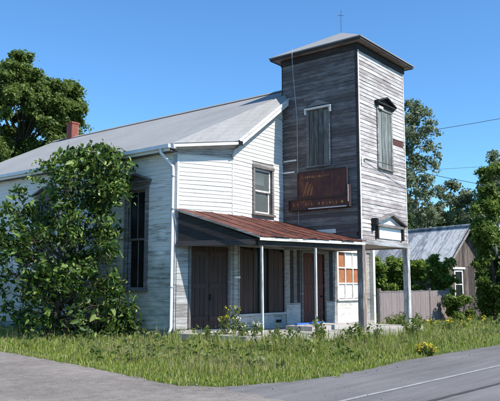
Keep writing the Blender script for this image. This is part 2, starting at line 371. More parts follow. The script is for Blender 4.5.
def hood_on(fr, a0, a1, z, kind, w, mat='trim_worn', rise=.2):
    mb = MB(); am = (a0 + a1) / 2
    fr.box(mb, a0 - .06, a1 + .06, .0, .10, z, z + .06); fr.box(mb, a0 - .09, a1 + .09, .0, .15, z + .06, z + .10)
    for s0, s1 in ((a0 - .11, am), (a1 + .11, am)):
        mb.hexa([fr.P(s0, 0, z + .10), fr.P(s1, 0, z + .10 + rise), fr.P(s1, .17, z + .10 + rise), fr.P(s0, .17, z + .10),
                 fr.P(s0, 0, z + .145), fr.P(s1, 0, z + .15 + rise), fr.P(s1, .17, z + .15 + rise), fr.P(s0, .17, z + .145)])
    mb.prism([fr.P(a0, .0, z + .1), fr.P(a1, .0, z + .1), fr.P(am, .0, z + .1 + rise - .02)], fr.n * .06)
    return mb.build('hood', mat, w)

# ------------------------------------------------------------------ ground, road, drive
mb = MB(); mb.add([(-900, -900, 0), (900, -900, 0), (900, 900, 0), (-900, 900, 0)], [(0, 1, 2, 3)]); tag(mb.build('ground', 'earth'), None, kind='structure')
EDGE_PX = [(0, 352), (20, 355), (40, 359), (65, 363.5), (90, 368), (115, 373.5), (140, 379), (160, 383.5), (180, 386.5), (200, 387.5), (220, 387.5), (250, 385), (290, 382), (330, 377), (365, 370), (400, 362), (450, 353), (500, 345)]
edge = [gnd(*p)[:2] for p in EDGE_PX]
ux, uy = edge[-1] - edge[-4]; L = math.hypot(ux, uy); ROADDIR = np.array((.9965, -.0500)) * 0 + np.array((ux, uy)) / L
edge = [edge[0] + (np.array((-.2, 30.))), edge[0] + np.array((.05, 8.)), edge[0] + np.array((.0, 3.))] + edge + [edge[-1] + ROADDIR * d for d in (10, 30, 80, 400)]
edge = np.array(edge)
def resample(poly, step=.12, jit=.0):
    out = [poly[0]]
    for p, q in zip(poly, poly[1:]):
        n = max(1, int(min(np.linalg.norm(q - p), 40) / step)); out += [p + (q - p) * (k + 1) / n for k in range(n)]
    return np.array(out)
redge = resample(edge); redge = redge + RNG.normal(0, .025, redge.shape)
iR = int(np.argmin(np.hypot(*(redge - gnd(205, 387.5)[:2]).T)))       # where drive and road meet
def sheet(name, pts, z, mat):
    mb = MB(); mb.add([(x, y, z) for x, y in pts], [tuple(range(len(pts)))]); return tag(mb.build(name, mat), None, kind='structure')
rd = redge[iR:]; nrm = np.array((-ROADDIR[1], ROADDIR[0]))
P0 = rd[0]; endp = rd[-1]
sheet('road', list(rd) + [endp - nrm * 9.5, P0 - nrm * 9.5 - ROADDIR * 5, P0 - nrm * 9.5 - ROADDIR * 60, P0 - ROADDIR * 60 + nrm * 0.0], .006, 'asphalt')
mouth = resample(np.array([P0, gnd(260, 396)[:2], gnd(330, 410)[:2], gnd(380, 450)[:2], CP[:2] + FW[:2] * .5, CP[:2] - FW[:2] * 8 + RT[:2] * -6, np.array((-30., 2.)), np.array((-16., 31.))]), .2)
mouth[1:60] += RNG.normal(0, .05, mouth[1:60].shape)
sheet('drive', list(redge[:iR + 1]) + list(mouth), .012, 'drive_gravel')
def strip(name, pa, pb, w, z, mat, gaps=.0):
    pa, pb = np.array(pa), np.array(pb); d = (pb - pa); Ln = np.linalg.norm(d); d /= Ln; n = np.array((-d[1], d[0])); mb = MB(); N = int(Ln / .25); top = []; bot = []
    for i in range(N + 1):
        c = pa + d * Ln * i / N; top.append((*(c + n * (w / 2 + random.gauss(0, w * .06))), z)); bot.append((*(c - n * (w / 2 + random.gauss(0, w * .06))), z))
    for i in range(N):
        if random.random() < gaps: continue
        mb.add([bot[i], bot[i + 1], top[i + 1], top[i]], [(0, 1, 2, 3)])
    return tag(mb.build(name, mat), None, kind='structure')
l0, l1 = gnd(345, 401)[:2], gnd(500, 366)[:2]; ld = (l1 - l0) / np.linalg.norm(l1 - l0)
strip('road_edge_line', l0 - ld * .5, l1 + ld * 60, .075, .012, 'road_paint')
l0, l1 = gnd(433, 401)[:2], gnd(500, 384)[:2]; ld = (l1 - l0) / np.linalg.norm(l1 - l0)
strip('tar_seam', l0 - ld * 3, l1 + ld * 40, .07, .012, 'tar')
# loose stones on the drive
V = []; F = []
oct_ = np.array([(1, 0, 0), (0, 1, 0), (-1, 0, 0), (0, -1, 0), (0, 0, 1), (0, 0, -1)], float); of = [(0, 1, 4), (1, 2, 4), (2, 3, 4), (3, 0, 4), (1, 0, 5), (2, 1, 5), (3, 2, 5), (0, 3, 5)]
for i in range(260):
    p = gnd(RNG.uniform(-40, 420), RNG.uniform(352, 420)) if i < 140 else gnd(*(np.array(EDGE_PX[RNG.integers(len(EDGE_PX))]) + RNG.normal(0, (14, 3.0))))
    if p[1] > 12: continue
    r = RNG.uniform(.006, .018); o = len(V); V += list(p + np.array((0, 0, .012 + r * .3)) + oct_ * r * RNG.uniform(.6, 1.3, 3)); F += [tuple(k + o for k in f) for f in of]
tag(fast('loose_stones', V, F, 'pebble', tri=True), 'small loose stones scattered on the gravel drive and road edge', 'stones', kind='stuff')

# ------------------------------------------------------------------ the old building
a, bb, c, w, T, zt, zp, ov, zeo, ze, r, zr, Rr, zb = 2.442, 4.026, .667, 3.034, 2.705, 8.41, 2.686, .27, 8.678, 5.322, .847, 7.87, 5.72, 5.514
LEN = 13.0
B = empty('old_building', (0, 0, 0), 'derelict white clapboard building with square weathered tower and rusty porch roof', 'building')
fL = Fr((-bb, LEN, 0), (0, -1, 0), (-1, 0, 0))                       # long side wall; s runs to the front corner
fC = Fr((-bb, c, 0), (bb - a, -c, 0), (-c, -(bb - a), 0)); LC = math.hypot(bb - a, c)
fF = Fr((0, 0, 0), (1, 0, 0), (0, -1, 0))                            # gable front; s = x
fTL = Fr((0, 0, 0), (0, -1, 0), (-1, 0, 0))                          # tower side towards the drive; s = -y
fTF = Fr((0, -T, 0), (1, 0, 0), (0, -1, 0))                          # tower front; s = x
LL = LEN - c
# --- side wall
wl = [(*[LEN - 2.69 + .0, LEN - 1.80], 1.33, 4.28)]
wl = [(LEN - 2.60, LEN - 1.86, 1.36, 4.15), (LEN - 7.0, LEN - 6.26, 1.36, 4.15), (LEN - 11.2, LEN - 10.46, 1.36, 4.15)]
polyL = [(0, .25), (LL, .25), (LL, ze - .02), (0, ze - .02)]
wallL = backing(fL, polyL, wl, 'side_wall', 'trim_worn', B)
holesL = [(h[0] - .13, h[1] + .13, h[2] - .08, h[3] + .14) for h in wl]
boards(fL, polyL, .28, ze - .30, .125, holesL[:1] + [(-1, LEN - 5.6, 0, 99)], 'side_clapboard', wallL, .25, ends=(.0, .09))
mbx = MB()   # rest of the side wall, hidden by the shrub: joined rows
z = .28
while z < ze - .3:
    segs = [(0, LEN - 5.605)]
    for h in holesL[1:]:
        if h[2] < z + .1 and h[3] > z + .03: segs = [x for p, q in segs for x in (((p, h[0]), (h[1], q)) if p < h[0] < q else ((p, q),))]
    for p, q in segs: mbx.hexa([fL.P(p, .002, z), fL.P(q, .002, z), fL.P(q, .024, z), fL.P(p, .024, z), fL.P(p, .002, z + .137), fL.P(q, .002, z + .137), fL.P(q, .008, z + .137), fL.P(p, .008, z + .137)])
    z += .125
tag(mbx.build('clapboard_rows', 'side_clapboard', wallL), None, kind='stuff')
for h in wl:
    ww = sash_window(fL, h[0], h[1], h[2], h[3], B, 'trim_worn', .12, 2, 'pediment', 'glass_dusty', 'trim_worn')
mb = MB(); fL.box(mb, LL - .09, LL, .0, .034, .25, ze - .30); mb.build('corner_board', 'trim_grey', B)
mb = MB(); fL.box(mb, 0, LL, .0, .03, ze - .30, ze - .02); mb.build('frieze_board', 'trim_white', B)
mb = MB(); fL.box(mb, 0, LL, -.12, .01, 0, .25); mb.build('foundation', 'foundation_stone', B)
# --- angled corner wall: boarded door below, clapboards above the porch
zc = 3.40
dz0, dz1, ds0, ds1 = .14, 2.52, .44, 1.56
polyC = [(0, 0), (LC, 0), (LC, zb - .02), (0, ze - .02)]
wallC = backing(fC, polyC, [(ds0, ds1, dz0, dz1)], 'corner_wall', 'shop_panel', B)
boards(fC, polyC, zc - .1, ze - .27, .115, [], 'white_clapboard', wallC, .35, .008, ends=(.06, .0))
mb = MB(); fC.box(mb, 0, .055, .0, .034, zc, ze - .28); mb.build('corner_board', 'trim_white', B)
mb = MB(); fC.box(mb, LC - .03, LC + .005, .0, .03, zc, zb - .28); mb.build('corner_board', 'trim_white', B)
mb = MB(); mb.hexa([fC.P(0, 0, ze - .30), fC.P(LC, 0, zb - .34), fC.P(LC, .04, zb - .34), fC.P(0, .04, ze - .30), fC.P(0, 0, ze - .03), fC.P(LC, 0, zb - .03), fC.P(LC, .04, zb - .03), fC.P(0, .04, ze - .03)]); mb.build('frieze_board', 'trim_grey', B)
# --- gable front
zpk = zr - .10
def rake(x): return zb - .02 + (zpk - zb) * (x + a) / (r + a)
polyF = [(-a, 0), (Rr, 0), (Rr, ze - .1), (r, zpk), (-a, zb - .02)]
W1 = (-1.47, -.62, 3.60, 4.92); SHOP = (-2.18, .02, .66, 2.56); D2 = (1.02, 2.32, .14, 2.50); W2 = (3.20, 4.78, 1.0, 2.62)
wallF = backing(fF, polyF, [W1, SHOP, D2, W2], 'gable_wall', 'shop_panel', B)
polyFl = [(-a, 3.2), (0, 3.2), (0, rake(0) - .16), (-a, rake(-a) - .16)]
boards(fF, polyFl, zc - .1, rake(0) - .17, .115, [(W1[0] - .11, W1[1] + .11, W1[2] - .08, W1[3] + .13)], 'white_clapboard', wallF, .35, .008, ends=(.0, .0))
polyFr = [(w, 2.8), (Rr, 2.8), (Rr, ze - .2), (w, 6.5)]
mb = MB(); z = 2.8
while z < 6.4:
    sp = span(polyFr, z + .06)
    if sp: mb.hexa([fF.P(sp[0], .002, z), fF.P(sp[1], .002, z), fF.P(sp[1], .024, z), fF.P(sp[0], .024, z), fF.P(sp[0], .002, z + .137), fF.P(sp[1], .002, z + .137), fF.P(sp[1], .008, z + .137), fF.P(sp[0], .008, z + .137)])
    z += .125
tag(mb.build('clapboard_rows', 'white_clapboard', wallF), None, kind='stuff')
gw = sash_window(fF, *W1, B, 'trim_worn', .09, 1, None, 'glass', 'trim_white')
mb = MB(); fF.box(mb, W1[0] + .08, W1[1] - .08, -.16, -.15, W1[2] + .55, W1[2] + .72); fF.box(mb, W1[0] + .05, W1[1] - .05, -.24, -.23, 4.5, W1[3]); mb.build('blind', 'paper_white', gw)
# raking frieze under the gable overhang
mb = MB()
mb.hexa([fF.P(-a, 0, rake(-a) - .20), fF.P(0, 0, rake(0) - .20), fF.P(0, .03, rake(0) - .20), fF.P(-a, .03, rake(-a) - .20), fF.P(-a, 0, rake(-a)), fF.P(0, 0, rake(0)), fF.P(0, .03, rake(0)), fF.P(-a, .03, rake(-a))]); mb.build('frieze_board', 'trim_grey', B)
# --- other walls (away from the street)
mb = MB(); mb.box((Rr - .1, .1, 0), (Rr, LEN, ze)); mb.build('far_side_wall', 'side_clapboard', B)
mb = MB(); mb.prism([(-bb, LEN, 0), (Rr, LEN, 0), (Rr, LEN, ze), (r, LEN, zr - .1), (-bb, LEN, ze)], (0, -.1, 0)); mb.build('rear_wall', 'side_clapboard', B)
mb = MB(); mb.add([(-bb, c, .05), (-a, 0, .05), (Rr, 0, .05), (Rr, LEN, .05), (-bb, LEN, .05)], [(0, 1, 2, 3, 4)]); mb.build('inner_floor', 'dark_cavity', B)
mb = MB(); mb.box((-bb + .3, 1.6, 0), (Rr - .3, 1.65, 5.2)); mb.box((-bb + .5, 1.7, .0), (-bb + .55, LEN - .3, 5.2)); mb.build('inner_partition', 'dark_cavity', B)

# --- main roof (shingles), hipped over the angled corner
def roof_part(name, pts, mat, thick=.07, uvdir=None, parent=B):
    """slab from a planar outline; UV in metres with v up the slope"""
    P = [np.array(p, float) for p in pts]; n = np.cross(P[1] - P[0], P[2] - P[0]); n /= np.linalg.norm(n)
    if n[2] < 0: n = -n
    mb = MB(); mb.prism(P, -n * thick); o = mb.build(name, mat, parent)
    u = np.array(uvdir, float); u = u - n * (u @ n); u /= np.linalg.norm(u); v = np.cross(n, u)
    uvl = o.data.uv_layers.new(name='UVMap')
    co = np.array([o.data.vertices[l.vertex_index].co for l in o.data.loops]); uvl.data.foreach_set('uv', np.stack([co @ u, co @ v], 1).ravel())
    return o
eo = .30
sl_m = (zr - ze) / (r + bb)                       # main slope
xe = -bb - eo; zeL = ze - eo * sl_m * .35         # eave edge, slightly kicked out
fo = .24
EA = np.array((xe + .0, c - .12, zeL)); EB = np.array((-a - .05, -fo, zb + .02)); PK = np.array((r, -fo * .9, zr + .04)); RK = np.array((r, LEN + .3, zr + .04))
roof_part('roof_slope', [EA, (r, -.05, zr + .04), RK, (xe, LEN + .3, zeL)], 'shingle', .06, (0, 1, 0))
roof_part('roof_hip', [EA + np.array((0, 0, .004)), EB, PK, (r, -.05, zr + .045)][:3], 'shingle', .055, (EB - EA))
roof_part('roof_slope', [(Rr + .3, -.3, ze - .1), (r, -.3, zr + .035), (r, LEN + .3, zr + .035), (Rr + .3, LEN + .3, ze - .1)], 'shingle', .06, (0, 1, 0))
mb = MB(); mb.hexa([(r - .16, -.05, zr - .01), (r + .16, -.05, zr - .01), (r + .16, LEN + .3, zr - .01), (r - .16, LEN + .3, zr - .01), (r - .02, -.05, zr + .085), (r + .02, -.05, zr + .085), (r + .02, LEN + .3, zr + .085), (r - .02, LEN + .3, zr + .085)]); mb.build('ridge_cap', 'shingle', B)
# rake (barge) boards, two steps, white on the edge
def edge_board(name, p, q, h0, h1, d0, d1, mat, nrm_):
    n_ = np.array(nrm_, float); p, q = np.array(p), np.array(q); Z = np.array((0, 0, 1.))
    mb = MB(); mb.hexa([p + n_ * d0 + Z * h0, q + n_ * d0 + Z * h0, q + n_ * d1 + Z * h0, p + n_ * d1 + Z * h0, p + n_ * d0 + Z * h1, q + n_ * d0 + Z * h1, q + n_ * d1 + Z * h1, p + n_ * d1 + Z * h1]); return mb.build(name, mat, B)
RP = EB + (PK - EB) * ((0 - EB[0]) / (PK[0] - EB[0]))               # rake stops against the tower
edge_board('barge_board', EB, RP + (PK - EB) * .03, -.20, -.06, .0, .03, 'trim_white', (0, -1, 0))
edge_board('barge_board', EB, RP + (PK - EB) * .035, -.065, .03, .01, .05, 'trim_white', (0, -1, 0))
mb = MB(); q0, q1 = EB + np.array((0, 0, -.2)), RP + np.array((0, 0, -.2)); mb.hexa([q0, q1, q1 + (0, fo, 0), q0 + (0, fo, 0), q0 + (0, 0, .02), q1 + (0, 0, .02), q1 + (0, fo, .02), q0 + (0, fo, .02)]); mb.build('soffit_board', 'trim_grey', B)
# gutter across the angled corner, box gutter along the side
dC = (EB - EA) / np.linalg.norm(EB - EA); nC = np.cross(dC, (0, 0, 1)); nC /= np.linalg.norm(nC); nC = nC if nC[1] < 0 else -nC
edge_board('gutter', EA + dC * .02, EB - dC * .02, -.12, -.045, .0, .10, 'gutter_white', nC)
mb = MB(); e = EB + nC * .05; mb.box(tuple(e + (-.06, -.06, -.14)), tuple(e + (.10, .07, -.02))); mb.build('gutter_outlet', 'black_metal', B)
mb = MB(); e = EA + nC * .05; mb.box(tuple(e + (-.03, -.05, -.15)), tuple(e + (.07, .06, -.05))); mb.build('gutter_end', 'gutter_white', B)
mb = MB(); mb.prism([EA + (.02, 0, -.14), EB + (0, 0, -.14), (-a, -.02, zb - .2), (-bb, c, ze - .2)], (0, 0, .02)); mb.build('soffit_board', 'trim_grey', B)
mb = MB(); mb.box((xe - .09, c - .05, zeL - .12), (xe + .0, LEN + .2, zeL - .02)); mb.box((xe, c, zeL - .19), (xe + .025, LEN + .2, zeL - .06)); mb.build('gutter', 'gutter_white', B)
mb = MB(); mb.box((xe + .03, c, zeL - .19), (-bb, LEN, zeL - .165)); mb.build('soffit_board', 'trim_worn', B)
# downspout with its elbow
dp = np.array((-bb - .07, c + .07, 0))
mb = MB(); mb.tube([(xe - .05, c + .28, zeL - .12), (xe - .05, c + .28, zeL - .22), (dp[0] - .0, dp[1] + .02, zeL - .58), (dp[0], dp[1], zeL - .70), (dp[0], dp[1], .35), (dp[0] - .1, dp[1] - .02, .2)], .042, 8); mb.build('downspout', 'gutter_white', B, True)
for zz in (1.4, 3.5, 4.4):
    mb = MB(); mb.box((dp[0] - .05, dp[1] - .05, zz), (-bb, dp[1] + .05, zz + .03)); mb.build('pipe_clip', 'galv', B)
# chimney
ch = MB(); ch.box((r - .18, 11.77, zr - .4), (r + .18, 12.13, zr + .66)); cho = ch.build('chimney', 'mortar', B)
k = 0
for row in range(9):
    z0 = zr - .05 + row * .082
    for face in range(2):
        for j in range(3):
            off = .075 if row % 2 else 0; s0 = max(-.185, -.185 + j * .17 - off); s1 = min(.185, -.185 + j * .17 - off + .155)
            if s1 - s0 < .03: continue
            m_ = MB()
            if face == 0: m_.box((r - .192, 11.95 + s0, z0), (r - .18, 11.95 + s1, z0 + .068))
            else: m_.box((r + s0, 11.758, z0), (r + s1, 11.77, z0 + .068))
            m_.build('brick', 'chimney_brick', cho)
m_ = MB(); m_.box((r - .215, 11.735, zr + .645), (r + .215, 12.165, zr + .71)); m_.build('chimney_cap', 'chimney_brick', cho)

# --- tower
TW = (1.02, 1.70, 5.05, 6.78)          # window on the drive side (s = -y)
TF = (1.20, 2.02, 5.02, 6.82)         # window on the street side (s = x)
polyTL = [(-.0, zp), (T, zp), (T, zeo - .09), (0, zeo - .09)]
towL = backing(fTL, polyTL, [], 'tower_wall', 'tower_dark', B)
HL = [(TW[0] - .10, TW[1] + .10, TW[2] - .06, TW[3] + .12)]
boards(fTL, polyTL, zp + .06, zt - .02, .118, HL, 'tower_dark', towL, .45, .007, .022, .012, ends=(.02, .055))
polyTF = [(0, zp), (w, zp), (w, zeo - .09), (0, zeo - .09)]
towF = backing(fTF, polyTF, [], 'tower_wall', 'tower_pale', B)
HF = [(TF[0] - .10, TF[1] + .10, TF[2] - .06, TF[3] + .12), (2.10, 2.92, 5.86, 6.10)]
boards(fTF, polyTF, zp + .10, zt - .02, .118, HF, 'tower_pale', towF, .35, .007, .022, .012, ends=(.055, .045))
mb = MB(); mb.box((w - .1, -T + .1, zp), (w, .0, zeo - .09)); mb.box((0.1, -.1, 5.5), (w - .1, .0, zeo - .09)); mb.build('tower_rear_wall', 'tower_pale', B)
mb = MB(); mb.box((.003, -T + .003, zp - .03), (w - .003, -.003, zp + .03)); mb.build('tower_floor', 'soffit', B)
for s0, fr_, mm in ((T - .055, fTL, 'frieze'), ):
    mb = MB(); fr_.box(mb, s0, T + .03, 0, .032, zp + .03, zt - .02); mb.build('corner_board', mm, B)
mb = MB(); fTF.box(mb, 0, .055, 0, .032, zp + .08, zt - .02); mb.build('corner_board', 'trim_white', B)
mb = MB(); fTF.box(mb, w - .045, w, 0, .032, zp + .08, zt - .02); mb.build('corner_board', 'trim_white', B)
mb = MB(); fTL.box(mb, 0, .02, .0, .03, 5.2, zt - .02); mb.build('corner_board', 'frieze', B)
mb = MB(); fTL.box(mb, -.02, T + .05, 0, .05, zt - .02, zeo - .09); fTF.box(mb, -.0, w + .05, 0, .05, zt - .02, zeo - .09); mb.build('frieze_board', 'frieze', B)
mb = MB(); fTF.box(mb, 2.12, 2.90, -.02, .006, 5.87, 6.09); mb.build('bare_patch', 'door_red', B)
# sill beam at the bottom of the tower
mb = MB(); fTF.box(mb, -.05, w + .06, -.06, .07, zp - .05, zp + .09); mb.build('tower_beam', 'trim_grey', B)
mb = MB(); fTL.box(mb, 0, T, -.1, .03, zp - .14, zp + .03); mb.build('tower_beam', 'trim_worn', B)
mb = MB(); mb.box((w - .08, -T + .07, zp - .06), (w + .04, 0, zp + .06)); mb.build('tower_beam', 'trim_grey', B)
# soffit, eave edge and low hipped roof
ty1 = 1.2
x0, x1, y0, y1 = -ov, w + ov, -T - ov, .02 + ov
ap = np.array((w / 2, -T / 2 + .05, 9.70))
mb = MB(); mb.box((x0 + .02, y0 + .02, zeo - .085), (x1 - .02, y1 - .02, zeo - .06)); mb.build('tower_soffit', 'soffit', B)
mb = MB()
for p, q in (((x0, y0), (x1, y0 + .03)), ((x0, y1 - .03), (x1, y1)), ((x0, y0 + .03), (x0 + .03, y1 - .03)), ((x1 - .03, y0 + .03), (x1, y1 - .03))): mb.box((p[0], p[1], zeo - .10), (q[0], q[1], zeo - .001))
mb.build('eave_edge', 'frieze', B)
cs = [np.array((x0 - .03, y0 - .03, zeo)), np.array((x1 + .03, y0 - .03, zeo)), np.array((x1 + .03, y1 + .03, zeo)), np.array((x0 - .03, y1 + .03, zeo))]
tr = MB()
for i in range(4): tr.add([cs[i], cs[(i + 1) % 4], ap], [(0, 1, 2)])
tr.add([p - (0, 0, .03) for p in cs], [(3, 2, 1, 0)])
for i in range(4): tr.add([cs[i] - (0, 0, .03), cs[(i + 1) % 4] - (0, 0, .03), cs[(i + 1) % 4], cs[i]], [(0, 1, 2, 3)])
tro = tr.build('tower_roof', 'shingle', B); uvl = tro.data.uv_layers.new(name='UVMap')
co = np.array([tro.data.vertices[l.vertex_index].co for l in tro.data.loops]); uvl.data.foreach_set('uv', np.stack([co[:, 0] + co[:, 1], co[:, 2] * 1.8], 1).ravel())
mb = MB(); mb.tube([ap - (0, 0, .1), ap + (0, 0, .62)], .007, 6); mb.tube([ap + (-.09, .06, .58), ap + (.09, -.06, .60)], .007, 5); mb.tube([ap + (0, 0, .62), ap + (.03, 0, .78)], .006, 5); mb.build('roof_rod', 'black_metal', tro)
# boarded louvre on the drive side
def shuttered(fr, H, mat, hood_kind, trim):
    s0, s1, z0, z1 = H; mb = MB()
    fr.box(mb, s0 - .09, s0, 0, .05, z0, z1); fr.box(mb, s1, s1 + .09, 0, .05, z0, z1); fr.box(mb, s0 - .09, s1 + .09, 0, .055, z1, z1 + .10); fr.box(mb, s0 - .10, s1 + .10, 0, .08, z0 - .05, z0)
    o = mb.build('window', trim, B)
    mb = MB(); fr.box(mb, s0, s1, .001, .006, z0, z1); mb.build('window_recess', 'dark_cavity', o)
    n = 4; wd = (s1 - s0) / n
    for k in range(n):
        mb = MB(); fr.box(mb, s0 + k * wd + .008, s0 + (k + 1) * wd - .008, .008, .026 + random.uniform(0, .010), z0 + random.uniform(.0, .02), z1 - random.uniform(0, .03)); mb.build('shutter_board', mat, o)
    return o
o = shuttered(fTL, TW, 'shutter_dark', None, 'trim_worn')
mb = MB(); fTL.box(mb, TW[0] - .12, TW[1] + .14, .056, .12, TW[3] + .02, TW[3] + .07); fTL.box(mb, TW[0] - .12, TW[0] - .07, .052, .11, TW[3] - .12, TW[3] + .015); fTL.box(mb, TW[1] + .08, TW[1] + .14, .052, .11, TW[3] - .14, TW[3] + .015); mb.build('hood', 'trim_white', o)
mb = MB(); mb.prism([fTL.P(TW[0] - .1, .0, TW[3] + .12), fTL.P(TW[1] + .12, 0, TW[3] + .12), fTL.P((TW[0] + TW[1]) / 2, 0, TW[3] + .30)], fTL.n * .07); mb.build('pediment', 'tower_dark', o)
mb = MB(); fTL.box(mb, TW[1] + .055, TW[1] + .075, .051, .06, TW[2] + .1, TW[3] - .5); mb.build('trim_strip', 'trim_white', o)
o = shuttered(fTF, TF, 'shutter', None, 'trim_worn'); hood_on(fTF, TF[0] - .09, TF[1] + .09, TF[3] + .10, 'pediment', o, 'dark_board', .2)
mb = MB(); fTF.box(mb, TF[0] - .05, TF[0] + .22, .06, .10, TF[3] + .02, TF[3] + .14); mb.build('pediment_block', 'trim_white', o)
# small gabled sign hood low on the tower front
s0, s1 = .95, 2.50
mb = MB(); fTF.box(mb, s0, s1, .0, .05, 2.86, 3.20); so_ = mb.build('name_board', 'blank_sign', B)
mb = MB(); fTF.box(mb, s0 - .12, s1 + .12, .0, .14, 3.20, 3.28)
am = (s0 + s1) / 2
for q0 in (s0 - .22, s1 + .22):
    mb.hexa([fTF.P(q0, 0, 3.27), fTF.P(am, 0, 3.58), fTF.P(am, .2, 3.58), fTF.P(q0, .2, 3.27), fTF.P(q0, 0, 3.33), fTF.P(am, 0, 3.66), fTF.P(am, .2, 3.66), fTF.P(q0, .2, 3.33)])
mb.build('hood', 'trim_worn', so_)
mb = MB(); mb.prism([fTF.P(s0 - .05, .025, 3.285), fTF.P(s1 + .05, .025, 3.285), fTF.P(am, .025, 3.57)], fTF.n * .04); mb.build('tympanum', 'trim_white', so_)
for q0 in (s0 - .1, s1 + .02):
    mb = MB(); fTF.box(mb, q0, q0 + .08, .026, .12, 2.84, 3.20); mb.build('bracket', 'dark_board', so_)
mb = MB(); fTF.box(mb, .62, .74, .03, .20, 3.22, 3.42); fTF.box(mb, .65, .71, .03, .10, 3.05, 3.22); mb.build('lamp_bracket', 'black_metal', B)
mb = MB(); fTF.box(mb, .06, .36, .03, .06, 5.12, 5.17); fTF.box(mb, .06, .14, .03, .07, 4.98, 5.12); mb.build('wire_bracket', 'trim_white', B)
mb = MB(); fTL.box(mb, 1.26, 1.92, .026, .06, 2.98, 3.10); mb.build('flashing', 'trim_white', B)
for (s_, z_, l_) in ((.05, 5.28, .5), (.02, 4.92, .45)):
    mb = MB(); fTL.box(mb, s_, s_ + l_, .03, .045, z_, z_ + .05); mb.build('patch_strip', 'trim_white', B)
# pale service cable down the tower
mb = MB(); cy = -.60
mb.tube([(-.30, cy, zeo + .12), (-.31, cy, zeo - .02), (-.30, cy, zeo - .25), (-.26, cy, 8.0), (-.06, cy + .0, 6.6), (-.045, cy, 4.3), (-.045, cy - .02, 3.3)], .0075, 6); mb.build('service_cable', 'cord_pale', B)

# --- porch roof of rusty sheets
U = [np.array((-bb - .05, c - .03, 3.52)), np.array((-a, -.035, 3.44)), np.array((-.04, -.035, 3.40))]
E1 = np.array((-3.36, -1.66, 2.73)); E2 = np.array((-.035, -2.86, 2.72))
def poly_at(P, t):
    Ls = [np.linalg.norm(q - p) for p, q in zip(P, P[1:])]; d = t * sum(Ls)
    for p, q, l in zip(P, P[1:], Ls):
        if d <= l + 1e-9: return p + (q - p) * d / l
        d -= l
    return P[-1]
NP = 8
pr = MB()
mb = MB(); n_ = 30
for i in range(n_):
    A, B_ = poly_at(U, i / n_), poly_at(U, (i + 1) / n_); Cc, D = E1 + (E2 - E1) * i / n_, E1 + (E2 - E1) * (i + 1) / n_
    dz = np.array((0, 0, -.05)); dz2 = np.array((0, 0, -.075))
    mb.hexa([Cc + dz2, D + dz2, B_ + dz2, A + dz2, Cc + dz, D + dz, B_ + dz, A + dz])
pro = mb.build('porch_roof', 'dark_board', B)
for i in range(NP):
    t0, t1 = i / NP, (i + 1) / NP; mb = MB(); rows = 6; lift = .002 * (i % 2)
    g = []
    for j in range(rows + 1):
        v = j / rows
        row = []
        for kk in range(4):
            t = t0 + (t1 - t0) * kk / 3; A = poly_at(U, t); D = E1 + (E2 - E1) * t; ext = (D - A) / np.linalg.norm(D - A) * (.06 + .02 * math.sin(i * 2.3))
            row.append(A + (D + ext - A) * v + np.array((0, 0, lift + random.gauss(0, .006) - .035 * math.sin(math.pi * v) * .5)))
        g.append(row)
    vs = [p for rw in g for p in rw]; fs = [(j * 4 + k, j * 4 + k + 1, j * 4 + 5 + k, j * 4 + 4 + k) for j in range(rows) for k in range(3)]
    m0 = len(vs); vs2 = vs + [p - np.array((0, 0, .012)) for p in vs]; fs2 = fs + [tuple(x + m0 for x in f[::-1]) for f in fs]
    for k in range(3): fs2.append((rows * 4 + k, rows * 4 + k + 1, rows * 4 + k + 1 + m0, rows * 4 + k + m0))
    mb.add(vs2, fs2)
    sm = [rw[3] + np.array((0, 0, .012)) for rw in g]; mb.tube(sm, .007, 5)
    mb.build('roof_sheet', 'rusty_sheet', pro)
mb = MB(); d = (E2 - E1) / np.linalg.norm(E2 - E1); nn_ = np.array((d[1], -d[0], 0)); nn_ = nn_ if nn_[1] < 0 else -nn_
p, q = E1 + nn_ * .0, E2 + nn_ * .0
mb.hexa([p + (0, 0, -.125), q + (0, 0, -.125), q + nn_ * .03 + (0, 0, -.125), p + nn_ * .03 + (0, 0, -.125), p + (0, 0, -.045), q + (0, 0, -.045), q + nn_ * .03 + (0, 0, -.045), p + nn_ * .03 + (0, 0, -.045)]); mb.build('eave_board', 'trim_white', pro)
# porch beam and the boarded triangle at its open end
def beam(p, q, wd, h, name, mat, par):
    p, q = np.array(p, float), np.array(q, float); d = (q - p)[:2]; d /= np.linalg.norm(d); n2 = np.array((-d[1], d[0], 0)) * wd / 2; H = np.array((0, 0, h))
    mb = MB(); mb.hexa([p - n2, q - n2, q + n2, p + n2, p - n2 + H, q - n2 + H, q + n2 + H, p + n2 + H]); return mb.build(name, mat, par)
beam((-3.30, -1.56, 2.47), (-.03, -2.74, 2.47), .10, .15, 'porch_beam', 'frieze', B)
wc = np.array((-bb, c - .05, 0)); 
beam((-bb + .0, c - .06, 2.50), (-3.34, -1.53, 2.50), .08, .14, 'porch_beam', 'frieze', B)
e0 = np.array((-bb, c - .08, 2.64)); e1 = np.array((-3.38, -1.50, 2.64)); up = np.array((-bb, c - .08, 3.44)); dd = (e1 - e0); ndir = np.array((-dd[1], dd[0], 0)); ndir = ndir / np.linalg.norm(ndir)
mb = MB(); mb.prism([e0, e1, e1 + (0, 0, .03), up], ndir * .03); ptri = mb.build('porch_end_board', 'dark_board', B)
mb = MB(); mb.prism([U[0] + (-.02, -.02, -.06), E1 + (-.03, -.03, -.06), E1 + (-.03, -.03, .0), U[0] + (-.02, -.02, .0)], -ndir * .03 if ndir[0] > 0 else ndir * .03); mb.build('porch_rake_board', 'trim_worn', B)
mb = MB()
mb.prism([(-bb + .02, c - .05, 2.66), (-a, -.03, 2.66), (-.05, -.03, 2.66), (-.05, -2.70, 2.66), (-3.28, -1.52, 2.66)], (0, 0, .02)); mb.build('porch_ceiling', 'dark_board', B)
